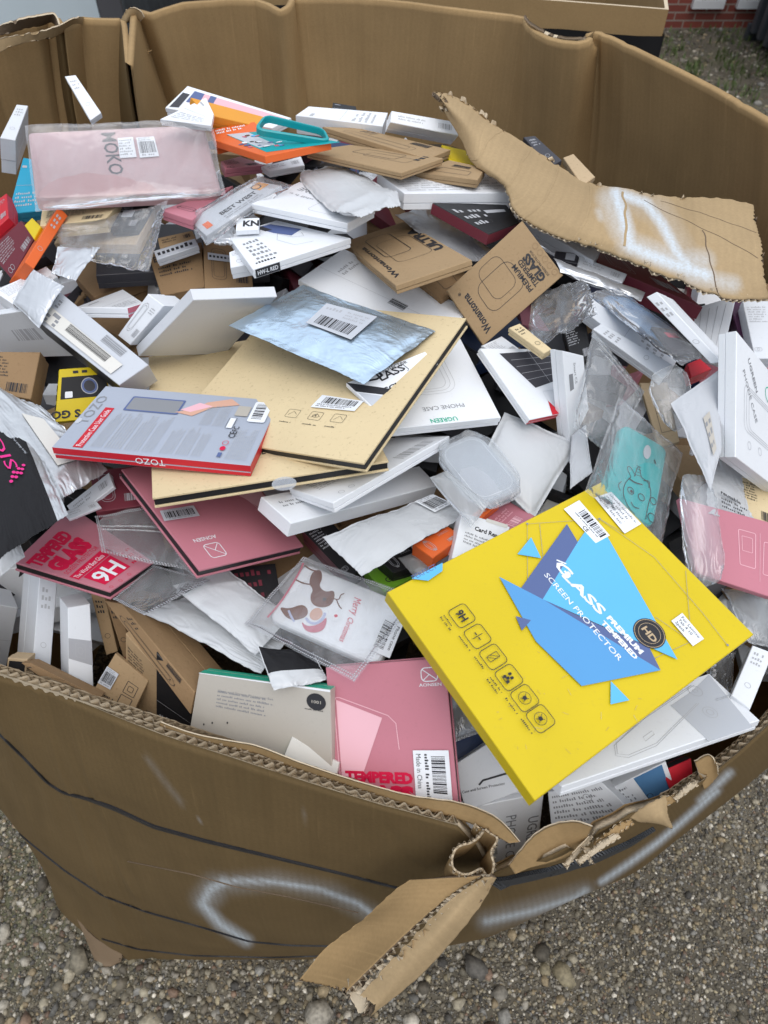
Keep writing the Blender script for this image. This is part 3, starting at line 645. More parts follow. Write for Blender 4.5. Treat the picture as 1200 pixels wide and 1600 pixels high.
stroke([(385, 1470), (345, 1445), (316, 1412), (328, 1390), (350, 1378)], 17, .9); stroke([(335, 1385), (370, 1376), (430, 1378), (500, 1390), (560, 1412), (592, 1436)], 11, .85); stroke([(322, 1405), (335, 1388)], 34, .45); stroke([(330, 1384), (430, 1376), (520, 1395), (590, 1435)], 26, .3)
stroke([(760, 1440), (830, 1424), (900, 1402), (915, 1392)], 15, .8); stroke([(760, 1440), (915, 1394)], 26, .35); stroke([(940, 1378), (985, 1348), (1030, 1315), (1065, 1285), (1120, 1236)], 11, .95); stroke([(1095, 1252), (1140, 1208)], 12, .8)
stroke([(230, 1185), (260, 1225), (284, 1255)], 9, .12); stroke([(474, 1265), (474, 1292)], 2.5, .25); stroke([(310, 1280), (315, 1287)], 3, .25)
wall.data.attributes.new('paint', 'FLOAT', 'POINT').data.foreach_set('value', pa.astype(np.float32))
BV = BVHTree.FromPolygons([tuple(v) for v in verts], faces)
def hit(u, v):
    r = Vector(ray(u, v)).normalized(); loc, nn, i, d = BV.ray_cast(Vector(CAM), r)
    if loc is None: return None
    if nn.dot(r) > 0: nn = -nn
    return np.array(loc), np.array(nn)
def strap(name, pl, w, parent=None, m=None, out=.0012, label=None, cat=None, dense=4, group=None, tw=None):
    pts = []; pl = np.array(pl, float)
    for a, b in zip(pl[:-1], pl[1:]):
        k = max(1, int(np.linalg.norm(b - a) / dense))
        for q in range(k): pts.append(a + (b - a) * q / k)
    pts.append(pl[-1]); H = [(hit(*p), p) for p in pts]; H = [h for h in H if h[0] is not None]; V = []; F = []; K = len(H)
    X = np.array([h[0][0] for h in H]); Nn = np.array([h[0][1] for h in H])
    for _ in range(3): X[1:-1] = (X[:-2] + X[1:-1] * 2 + X[2:]) / 4; Nn[1:-1] = (Nn[:-2] + Nn[1:-1] + Nn[2:]) / 3
    for i in range(K):
        d = X[min(i + 1, K - 1)] - X[max(i - 1, 0)]; d /= np.linalg.norm(d); nn = Nn[i] / np.linalg.norm(Nn[i]); s = np.cross(nn, d); s /= np.linalg.norm(s); ww = (w if tw is None else w * np.interp(i / K, *tw)) / 2
        if s[2] < 0: s = -s
        V += [X[i] + s * ww + nn * .0002, X[i] + s * ww + nn * (out + .0012), X[i] - s * ww + nn * (out + .0012), X[i] - s * ww + nn * .0002]
        if i: a = 4 * (i - 1); F += [[a + q, a + q + 1, a + q + 5, a + q + 4] for q in range(3)]
    o = mesh_obj(name, V, F, [m or M_STRAP], None, parent, smooth=False)
    if label: tag(o, label, cat, group)
    return o
strap('binding_strap', [(0, 1146), (40, 1185), (75, 1222), (100, 1238), (135, 1246), (180, 1262), (240, 1290), (320, 1312), (420, 1336), (520, 1360), (630, 1388)], .0055, label='uppermost black strap pressed into the front of the cardboard box just under its rim', cat='strap', tw=([0, .2, .3, .5, 1], [.5, .6, 1.6, 1.1, .5]))
strap('binding_strap', [(0, 1275), (50, 1318), (100, 1358), (160, 1398), (230, 1424), (310, 1446), (390, 1470), (455, 1476), (515, 1477)], .0024, label='middle black strap curving round the front of the cardboard box under the white spray mark', cat='strap')
strap('binding_strap', [(160, 1466), (215, 1482), (300, 1492), (420, 1495), (560, 1491)], .0024, label='lowest black strap close to the gravel at the base of the cardboard box', cat='strap')
# woven band along the torn right rim
def woven():
    if 'woven' in MATS: return MATS['woven']
    m = mat('woven', (.045, .05, .058, 1), .5, var=.1, bump=.3, scale=300); N = m.node_tree.nodes; L = m.node_tree.links
    tc = N['Texture Coordinate']; w = N.new('ShaderNodeTexWave'); w.inputs['Scale'].default_value = 170; w.bands_direction = 'DIAGONAL'; L.new(tc.outputs['Object'], w.inputs[0]); bp = N['Bump']; bp.inputs['Strength'].default_value = .8; L.new(w.outputs[0], bp.inputs['Height']); return m
strap('woven_band', [(770, 1376), (800, 1372), (837, 1363), (880, 1353), (933, 1337), (980, 1316), (1020, 1292)], .024, m=woven(), label='wide dark grey woven strap band round the torn right front rim of the cardboard box', cat='strap', out=.003, tw=([0, .6, .85, 1], [1, 1, .6, .1]))
# faint horizontal seam lines printed by earlier straps
strap('score_line', [(200, 1345), (300, 1365), (370, 1385), (450, 1400), (560, 1425)], .0007, parent=BOX, m=M_CORE, out=0.0003)
# corrugated flutes standing open along the front rim
def ribbon(pts, up, m, name, parent, hgt):
    V = []; F = []
    for i, p in enumerate(pts):
        V += [p + up * .0015, p - np.array((0, 0, hgt))]
        if i: a = 2 * (i - 1); F.append([a, a + 2, a + 3, a + 1])
    return V, F
def flutes(lo, hi, name):
    pr = pw(C_[:, 0]); sel = [c for c in range(NC) if lo <= pr[c, 0] <= hi and pr[c, 1] > 700]; V = []; F = []; T0 = G2[sel, 0]; N0 = NN[sel, 0]; s = np.r_[0, np.cumsum(np.linalg.norm(np.diff(T0, axis=0), axis=1))]
    ns = int(s[-1] / .0006)
    def addrib(off, amp, per, top, hgt, ph=0, jit=0):
        b0 = len(V)
        for k in range(ns):
            x = s[-1] * k / ns; p = np.array([np.interp(x, s, T0[:, q]) for q in range(3)]); nn = np.array([np.interp(x, s, N0[:, q]) for q in range(3)])
            pp = per * (1 + .08 * fb(x * 8, 1, 2)); y = off + amp * (.8 + .8 * fb(x * 18, ph, 2)) * math.sin(2 * math.pi * x / per + ph + 1.6 * fb(x * 14, 3, ph)); q = p - nn * y; z = top + jit * fb(x * 90, ph, 4) + .0016 * fb(x * 22, ph, 9)
            V.append(q + np.array((0, 0, z))); V.append(q - np.array((0, 0, hgt)))
            if k: a = b0 + 2 * (k - 1); F.append([a, a + 2, a + 3, a + 1])
    addrib(.0036, .0031, .0118, .0048, .014, 0, .0028); addrib(.0080, .0013, .0075, .0026, .012, 2, .002)
    addrib(0, 0, .01, .0016, .004, 1, .0022); addrib(.0067, .0002, .01, .0014, .01, 5, .002); addrib(.0096, .0002, .01, .0042, .006, 3, .003)
    return mesh_obj(name, V, F, [M_EDGE], None, BOX, smooth=True)
flutes(-25, 720, 'flute_edge'); flutes(1040, 1215, 'flute_edge')
# sink the solid rim top between the flutes so the corrugation reads
# ---------------------------------------------------------------- torn flaps: patches through rows of seen points
def patch(name, rows, m, parent=None, nu=90, nv=26, th=.006, rag=.004, noise_amp=.003, seed=0, medge=None, paint=None, smooth=True, ends=(1, 1, 1, 1)):
    R = np.array([cat_rom(r, nu + 1)[0] for r in rows]); A = np.array([cat_rom(R[:, i], nv + 1)[0] for i in range(nu + 1)])   # nu+1 x nv+1
    for i in range(nu + 1):
        for j in range(nv + 1):
            d = fb(A[i, j, 0] * 13, A[i, j, 1] * 13, seed + .5) * noise_amp; A[i, j, 2] += d
    e1 = A[:, -1] - A[:, 0]; e1 /= np.linalg.norm(e1, axis=1)[:, None]; l1 = A[-1] - A[0]; l1 /= np.linalg.norm(l1, axis=1)[:, None]
    for i in range(nu + 1):
        g = abs(fb(i * .17, seed, 1)) + .3 * abs(fb(i * .45, seed, 3)); A[i, 0] += e1[i] * g * rag * ends[0]; g = abs(fb(i * .17, seed, 11)) + .3 * abs(fb(i * .45, seed, 13)); A[i, -1] -= e1[i] * g * rag * ends[1]
    for j in range(nv + 1):
        A[0, j] += l1[j] * abs(fb(j * .5, seed, 21)) * rag * ends[2]; A[-1, j] -= l1[j] * abs(fb(j * .5, seed, 23)) * rag * ends[3]
    d1 = np.gradient(A, axis=0); d2 = np.gradient(A, axis=1); nn = np.cross(d1, d2); nn /= np.linalg.norm(nn, axis=2)[..., None] + 1e-12
    if (nn * (CAM - A)).sum(-1).mean() < 0: nn = -nn
    B = A - nn * th; V = np.concatenate([A.reshape(-1, 3), B.reshape(-1, 3)]); o2 = (nu + 1) * (nv + 1); F = []; M = []; id_ = lambda i, j: i * (nv + 1) + j
    for i in range(nu):
        for j in range(nv): a, b, c, d = id_(i, j), id_(i + 1, j), id_(i + 1, j + 1), id_(i, j + 1); F += [(a, b, c, d), (o2 + d, o2 + c, o2 + b, o2 + a)]; M += [0, 0]
    for i in range(nu):
        for j in (0, nv): F.append((id_(i, j), id_(i + 1, j), o2 + id_(i + 1, j), o2 + id_(i, j))); M.append(1)
    for j in range(nv):
        for i in (0, nu): F.append((id_(i, j), id_(i, j + 1), o2 + id_(i, j + 1), o2 + id_(i, j))); M.append(1)
    o = mesh_obj(name, V, F, [m, medge or M_CORE], M, parent, smooth=smooth)
    uvl = o.data.uv_layers.new(name='UVMap'); li = np.zeros(len(o.data.loops), int); o.data.loops.foreach_get('vertex_index', li)
    ui = np.repeat(np.linspace(0, np.linalg.norm(A[-1, 0] - A[0, 0]), nu + 1), nv + 1); vi = np.tile(np.linspace(0, np.linalg.norm(A[0, -1] - A[0, 0]), nv + 1), nu + 1); U = np.stack([ui, vi], 1); U = np.concatenate([U, U]); uvl.data.foreach_set('uv', U[li].astype(np.float32).ravel())
    pv = np.zeros(len(V))
    if paint:
        px = pw(V[:o2])
        for pl, w, a in paint: pv[:o2] = np.maximum(pv[:o2], a * np.clip(1 - seg_dist(px, pl) / w, 0, 1) ** 1.1)
    o.data.attributes.new('paint', 'FLOAT', 'POINT').data.foreach_set('value', pv.astype(np.float32))
    return o, A, nn
def edge_flute(A, nn, m, name, parent, side=0, per=.008, th=.006, out=.002, a0=0, a1=None):
    E = A[:, side]; Q = A[:, 1] if side == 0 else A[:, -2]; a1 = a1 or len(E); E = E[a0:a1]; Q = Q[a0:a1]; Nn = nn[a0:a1, side]
    s = np.r_[0, np.cumsum(np.linalg.norm(np.diff(E, axis=0), axis=1))]; V = []; F = []; ns = int(s[-1] / .0006); o_ = E - Q; o_ /= np.linalg.norm(o_, axis=1)[:, None]
    for k in range(ns):
        x = s[-1] * k / ns; p, n_, d = [np.array([np.interp(x, s, Z[:, q]) for q in range(3)]) for Z in (E, Nn, o_)]
        y = th / 2 + th * .42 * math.sin(2 * math.pi * x / per + 1.2 * fb(x * 14, 3, 1)); q = p - n_ * y; z = out + .0022 * fb(x * 80, 2, 4); V += [q + d * z, q - d * .006]
        if k: a = 2 * (k - 1); F.append([a, a + 2, a + 3, a + 1])
    return mesh_obj(name, V, F, [m], None, parent, smooth=True)
def HR(pl): return [HP(u, v, dz) for u, v, dz in pl]
# the torn flap lying inside on the right
FL = empty('torn_cardboard_flap', HP(950, 330, .05)); tag(FL, 'ragged torn cardboard sheet with white spray paint draped over packages on the right', 'cardboard flap')
rows = [HR([(676, 147, .05), (700, 150, .05), (738, 166, .05), (775, 196, .045), (850, 238, .035), (925, 283, .03), (1000, 301, .03), (1065, 308, .03), (1125, 310, .03), (1178, 316, .035)]),
        HR([(688, 158, .06), (712, 176, .065), (745, 208, .07), (790, 240, .07), (870, 285, .065), (950, 330, .06), (1020, 356, .06), (1080, 370, .06), (1140, 378, .06), (1190, 384, .06)]),
        HR([(700, 176, .055), (722, 208, .06), (752, 248, .07), (788, 276, .075), (850, 330, .075), (930, 366, .07), (1010, 400, .065), (1080, 425, .065), (1140, 436, .065), (1197, 440, .07)]),
        HR([(690, 172, .045), (716, 214, .05), (742, 255, .06), (785, 285, .07), (806, 330, .07), (860, 366, .065), (960, 400, .06), (1060, 442, .06), (1130, 468, .06), (1204, 469, .06)])]
pt = [([(962, 302), (975, 345), (985, 385), (1040, 408), (1105, 430)], 14, 1.0), ([(975, 305), (1010, 318), (1035, 350), (1058, 395), (1085, 425)], 11, .95), ([(950, 310), (970, 360)], 20, .45), ([(980, 380), (1040, 400), (1100, 408)], 20, .5), ([(1040, 400), (1085, 432), (1145, 444)], 16, .5), ([(936, 330), (940, 340)], 8, .4), ([(990, 312), (1030, 330), (1070, 400)], 24, .2)]
o, A, nn = patch('board_sheet', [[tuple(p - FL.location) for p in r] for r in rows], M_FLAP, FL, nu=150, nv=44, th=.006, rag=.007, noise_amp=.006, seed=3, paint=None)
px = pw(A.reshape(-1, 3) + np.array(FL.location)); pv = np.zeros(len(o.data.vertices))
for pl, w, a in pt: d = seg_dist(px, pl); pv[:len(px)] = np.maximum(pv[:len(px)], a * np.clip(1.15 - d / w, 0, 1) ** .8)
o.data.attributes['paint'].data.foreach_set('value', pv.astype(np.float32))
edge_flute(A, nn, M_EDGE, 'flute_edge', FL, side=44, th=.006, per=.0075)
edge_flute(A, nn, M_EDGE, 'flute_edge', FL, side=0, th=.006, per=.0075, out=.0005)
# crease lines across the flap
for k, (ia, ja, ib, jb) in enumerate([(38, 0, 30, 44), (52, 0, 50, 44), (66, 0, 66, 44), (82, 2, 84, 44), (96, 4, 100, 40), (105, 6, 148, 30), (112, 4, 149, 17), (128, 20, 134, 44)]):
    V = []; F = []; K = 40
    for q in range(K + 1):
        t = q / K; i = ia + (ib - ia) * t + .8 * fb(t * 5, k, 1); j = ja + (jb - ja) * t + 1.0 * fb(t * 5, k, 8); i = min(max(i, 0), 149.9); j = min(max(j, 0), 43.9); i0, j0 = int(i), int(j)
        p = A[i0, j0] * (1 - i + i0) * (1 - j + j0) + A[min(i0 + 1, 150), j0] * (i - i0) * (1 - j + j0) + A[i0, min(j0 + 1, 44)] * (1 - i + i0) * (j - j0) + A[min(i0 + 1, 150), min(j0 + 1, 44)] * (i - i0) * (j - j0)
        nv_ = nn[i0, j0]; d = (A[min(i0 + 1, 150), j0] - A[i0, j0]); d /= np.linalg.norm(d) + 1e-9; w = .0016 if k < 5 else .0008
        V += [p - d * w + nv_ * .0002, p + nv_ * (.0008 if k < 5 else .0006), p + d * w + nv_ * .0002]
        if q: a = 3 * (q - 1); F += [[a, a + 1, a + 4, a + 3], [a + 1, a + 2, a + 5, a + 4]]
    mesh_obj('crease', V, F, [M_FLAP if k < 5 else M_CORE], None, FL, smooth=True)
# the ripped strip rolled outwards over the front rim
BR = np.array(BOX.location)
o, A, nn = patch('torn_strip', [[P(640, 1375, .87), P(614, 1392, .85), P(572, 1430, .81), P(510, 1478, .77), P(466, 1532, .73)], [P(690, 1372, .90), P(655, 1392, .875), P(605, 1436, .84), P(558, 1484, .80), P(505, 1540, .76)], [P(752, 1368, .925), P(712, 1392, .90), P(655, 1440, .87), P(600, 1492, .835), P(540, 1552, .79)]], M_IN, BOX, nu=60, nv=24, th=.004, rag=.006, noise_amp=.008, seed=5, ends=(.6, .3, 0, 1.6))
edge_flute(A, nn, M_EDGE, 'flute_edge', BOX, side=24, th=.007, per=.009, out=.004)
o, A, nn = patch('torn_strip', [[P(756, 1370, .93), P(716, 1396, .905), P(664, 1442, .878), P(612, 1498, .845), P(562, 1556, .80)], [P(768, 1370, .935), P(734, 1402, .91), P(688, 1456, .885), P(640, 1510, .85), P(585, 1572, .805)], [P(776, 1372, .925), P(752, 1416, .895), P(712, 1466, .865), P(652, 1530, .83), P(578, 1590, .785)]], M_FLAP, BOX, nu=60, nv=20, th=.004, rag=.004, noise_amp=.004, seed=8, ends=(1, .6, 0, 1.8))
edge_flute(A, nn, M_EDGE, 'flute_edge', BOX, side=0, th=.006, per=.008, out=.005)
o, A, nn = patch('torn_strip', [[P(540, 1545, .785), P(548, 1562, .775), P(560, 1584, .77)], [P(560, 1530, .80), P(572, 1555, .79), P(580, 1580, .78)]], M_EDGE, BOX, nu=24, nv=10, th=.008, rag=.008, noise_amp=.012, seed=9)
# curled fold where the front wall splits
def wallstrip(name, pl, m, h_drop, seed, th=.004, rag=.004):
    top = [P(*p) for p in pl]; cc = sum(top) / len(top)
    rows = [[p + np.array((0, 0, -h_drop * k / 3)) + np.array((0, .004 * k, 0)) for p in top] for k in range(4)]
    o, A, nn = patch(name, rows, m, BOX, nu=70, nv=16, th=th, rag=rag, noise_amp=.009, seed=seed, ends=(1, 0, 1, 1), medge=M_EDGE); return A, nn
A, nn = wallstrip('rolled_edge', [(742, 1288, .955), (756, 1300, .95), (742, 1316, .94), (716, 1326, .935), (708, 1342, .93), (712, 1358, .925), (730, 1364, .92), (752, 1356, .925), (764, 1368, .92), (770, 1352, .93), (766, 1330, .94), (775, 1312, .945), (758, 1300, .95)], M_IN, .09, 11, th=.002, rag=.009)
edge_flute(A, nn, M_EDGE, 'flute_edge', BOX, side=0, th=.004, per=.006, out=.003)
# inner ply peeled away from the front rim
patch('inner_ply', [[P(250, 1128, .968), P(300, 1146, .97), P(345, 1156, .972), P(400, 1166, .975), P(470, 1192, .975), P(560, 1222, .972), P(640, 1243, .975), P(715, 1254, .975), P(775, 1278, .97), P(813, 1316, .96)],
                    [P(250, 1140, .95), P(300, 1155, .95), P(345, 1168, .95), P(400, 1182, .95), P(470, 1207, .95), P(560, 1236, .95), P(640, 1262, .95), P(700, 1276, .95), P(750, 1294, .945), P(795, 1318, .95)]], M_IN, BOX, nu=110, nv=8, th=.0012, rag=.002, noise_amp=.002, seed=14, medge=M_EDGE)
patch('inner_ply', [[P(795, 1352, .90), P(812, 1330, .925), P(838, 1302, .945), P(868, 1287, .95), P(900, 1284, .955), P(926, 1292, .95)], [P(805, 1366, .885), P(830, 1356, .89), P(855, 1350, .89), P(880, 1342, .89), P(900, 1330, .90), P(918, 1308, .92)]], M_IN, BOX, nu=50, nv=16, th=.0015, rag=.003, noise_amp=.004, seed=17, medge=M_EDGE)
for k, (a, b, c, d) in enumerate([((880, 1350), (935, 1296), (925, 1312), (885, 1358)), ((925, 1318), (985, 1278), (990, 1290), (930, 1330)), ((900, 1345), (965, 1300), (970, 1308), (905, 1352)), ((1000, 1272), (1062, 1236), (1066, 1246), (1004, 1284)), ((1050, 1246), (1085, 1222), (1088, 1230), (1056, 1254))]):
    z = .918 + .004 * (k % 3); patch('torn_ply', [[P(*a, z), P((a[0] + b[0]) / 2 + 4, (a[1] + b[1]) / 2 - 6, z + .008), P(*b, z + .004)], [P(*d, z - .006), P((c[0] + d[0]) / 2 - 4, (c[1] + d[1]) / 2 + 3, z - .002), P(*c, z - .002)]], M_EDGE if k % 2 == 0 else M_IN, BOX, nu=40, nv=8, th=.0015, rag=.007, noise_amp=.009, seed=20 + k, medge=M_EDGE)
patch('torn_ply', [[P(980, 1276, .93), P(1005, 1260, .945), P(1025, 1248, .95), P(1042, 1240, .945)], [P(1000, 1285, .925), P(1020, 1282, .935), P(1035, 1276, .94), P(1044, 1270, .935)], [P(1030, 1280, .92), P(1040, 1290, .918), P(1050, 1296, .912), P(1052, 1292, .91)]], M_FLAP, BOX, nu=34, nv=14, th=.0015, rag=.006, noise_amp=.006, seed=31, medge=M_EDGE)
patch('torn_ply', [[P(905, 1322, .92), P(912, 1332, .925), P(920, 1350, .91)], [P(925, 1325, .92), P(922, 1338, .925), P(928, 1352, .91)]], M_EDGE, BOX, nu=20, nv=6, th=.0015, rag=.004, noise_amp=.004, seed=33)
patch('inner_ply', [[P(1085, 1190, .94), P(1108, 1180, .945), P(1120, 1195, .94)], [P(1100, 1235, .90), P(1112, 1225, .91), P(1122, 1212, .925)]], M_IN, BOX, nu=24, nv=12, th=.0015, rag=.003, noise_amp=.003, seed=37, medge=M_EDGE)
# torn liner along the far rim
patch('torn_ply', [[P(-10, 62, 1.235), P(40, 50, 1.235), P(88, 40, 1.24), P(110, 30, 1.245), P(128, 24, 1.24)], [P(-10, 88, 1.215), P(40, 66, 1.22), P(85, 58, 1.22), P(112, 46, 1.222), P(140, 36, 1.225)]], M_FLAP, BOX, nu=50, nv=8, th=.002, rag=.006, noise_amp=.004, seed=41, medge=M_EDGE)
patch('torn_ply', [[P(-10, 44, 1.24), P(30, 36, 1.245), P(70, 24, 1.25), P(84, 22, 1.25), P(92, 40, 1.24)], [P(-10, 62, 1.225), P(30, 54, 1.225), P(65, 44, 1.225), P(80, 38, 1.228), P(90, 44, 1.23)]], M_CORE, BOX, nu=50, nv=8, th=.003, rag=.006, noise_amp=.008, seed=43, medge=M_EDGE)
patch('torn_ply', [[P(196, 14, 1.245), P(205, 9, 1.25), P(218, 14, 1.245), P(225, 24, 1.235)], [P(186, 34, 1.225), P(196, 36, 1.225), P(208, 30, 1.228), P(220, 30, 1.228)]], M_FLAP, BOX, nu=24, nv=8, th=.002, rag=.004, noise_amp=.006, seed=45, medge=M_EDGE)
patch('torn_ply', [[P(194, 60, 1.21), P(212, 78, 1.18), P(240, 82, 1.175)], [P(198, 96, 1.165), P(214, 106, 1.155), P(228, 92, 1.165)]], M_IN, BOX, nu=24, nv=8, th=.002, rag=.004, noise_amp=.006, seed=47, medge=M_CORE)
patch('torn_ply', [[P(818, 24, 1.24), P(830, 40, 1.238), P(858, 54, 1.235), P(890, 60, 1.235), P(916, 58, 1.235)], [P(820, 34, 1.23), P(832, 46, 1.228), P(856, 60, 1.228), P(890, 65, 1.228), P(912, 64, 1.23)]], M_EDGE, BOX, nu=50, nv=6, th=.004, rag=.003, noise_amp=.004, seed=49)
# crushed bottom corner
patch('crushed_corner', [[P(118, 1430, .08), P(150, 1465, .05), P(190, 1485, .04)], [P(135, 1470, .03), P(160, 1500, .012), P(190, 1500, .02)], [P(146, 1500, .004), P(165, 1512, .004), P(186, 1504, .01)]], mat('wet_board', (.20, .14, .085, 1), .6, var=.15, bump=.4, scale=60), BOX, nu=30, nv=16, th=.003, rag=.008, noise_amp=.01, seed=53)
# ---------------------------------------------------------------- ground
g = bpy.data.materials.new('gravel_ground'); g.use_nodes = True; N = g.node_tree.nodes; L = g.node_tree.links; b = N['Principled BSDF']; b.inputs['Roughness'].default_value = .85
tc = N.new('ShaderNodeTexCoord')
def vor(sc, lo, hi, cols, prev):
    v = N.new('ShaderNodeTexVoronoi'); v.inputs['Scale'].default_value = sc; v.inputs['Randomness'].default_value = 1; L.new(tc.outputs['Object'], v.inputs['Vector'])
    e = N.new('ShaderNodeMapRange'); e.inputs[1].default_value = lo; e.inputs[2].default_value = hi; e.inputs[3].default_value = 1; e.inputs[4].default_value = 0; L.new(v.outputs['Distance'], e.inputs[0])
    r = N.new('ShaderNodeValToRGB'); r.color_ramp.elements[0].color = cols[0]; r.color_ramp.elements[1].color = cols[-1]
    for i, c in enumerate(cols[1:-1]): x = r.color_ramp.elements.new((i + 1) / (len(cols) - 1)); x.color = c
    s = N.new('ShaderNodeSeparateColor'); L.new(v.outputs['Color'], s.inputs[0]); L.new(s.outputs[0], r.inputs[0])
    k = N.new('ShaderNodeMath'); k.operation = 'GREATER_THAN'; k.inputs[1].default_value = .35; L.new(s.outputs[1], k.inputs[0]); k2 = N.new('ShaderNodeMath'); k2.operation = 'MULTIPLY'; L.new(k.outputs[0], k2.inputs[0]); L.new(e.outputs[0], k2.inputs[1])
    m = N.new('ShaderNodeMixRGB'); L.new(k2.outputs[0], m.inputs[0]); m.inputs[2].default_value = (.2, .2, .2, 1); L.new(r.outputs[0], m.inputs[2]); L.new(prev, m.inputs[1]); return m.outputs[0], k2.outputs[0]
n1 = N.new('ShaderNodeTexNoise'); n1.inputs['Scale'].default_value = 3; n1.inputs['Detail'].default_value = 10; L.new(tc.outputs['Object'], n1.inputs['Vector'])
rr = N.new('ShaderNodeValToRGB'); rr.color_ramp.elements[0].position = .35; rr.color_ramp.elements[0].color = (.07, .06, .042, 1); rr.color_ramp.elements[1].position = .7; rr.color_ramp.elements[1].color = (.14, .12, .085, 1); L.new(n1.outputs[0], rr.inputs[0])
gcols = [(.08, .075, .065, 1), (.20, .185, .155, 1), (.34, .32, .28, 1), (.15, .12, .09, 1), (.45, .44, .42, 1)]
c1, h1 = vor(95, .25, .45, gcols, rr.outputs[0]); c2, h2 = vor(210, .25, .5, gcols, rr.outputs[0]); mxx = N.new('ShaderNodeMixRGB'); mxx.inputs[0].default_value = .55; L.new(c1, mxx.inputs[1]); L.new(c2, mxx.inputs[2])
n4 = N.new('ShaderNodeTexNoise'); n4.inputs['Scale'].default_value = 1.1; n4.inputs['Detail'].default_value = 7; L.new(tc.outputs['Object'], n4.inputs['Vector'])
mo = N.new('ShaderNodeMapRange'); mo.inputs[1].default_value = .54; mo.inputs[2].default_value = .7; mo.inputs[4].default_value = .55; L.new(n4.outputs[0], mo.inputs[0])
mm_ = N.new('ShaderNodeMixRGB'); mm_.inputs[2].default_value = (.13, .14, .06, 1); L.new(mo.outputs[0], mm_.inputs[0]); L.new(mxx.outputs[0], mm_.inputs[1]); L.new(mm_.outputs[0], b.inputs['Base Color'])
ah = N.new('ShaderNodeMath'); ah.operation = 'ADD'; L.new(h1, ah.inputs[0]); L.new(h2, ah.inputs[1]); ah2 = N.new('ShaderNodeMath'); ah2.operation = 'ADD'; L.new(ah.outputs[0], ah2.inputs[0]); L.new(n1.outputs[0], ah2.inputs[1])
bp = N.new('ShaderNodeBump'); bp.inputs['Strength'].default_value = .8; bp.inputs['Distance'].default_value = .006; L.new(ah2.outputs[0], bp.inputs['Height']); L.new(bp.outputs[0], b.inputs['Normal'])
gr = mesh_obj('gravel_ground', [(-60, -40, 0), (60, -40, 0), (60, 80, 0), (-60, 80, 0)], [(0, 1, 2, 3)], [g]); tag(gr, 'compacted grey gravel yard', None, None, 'structure')
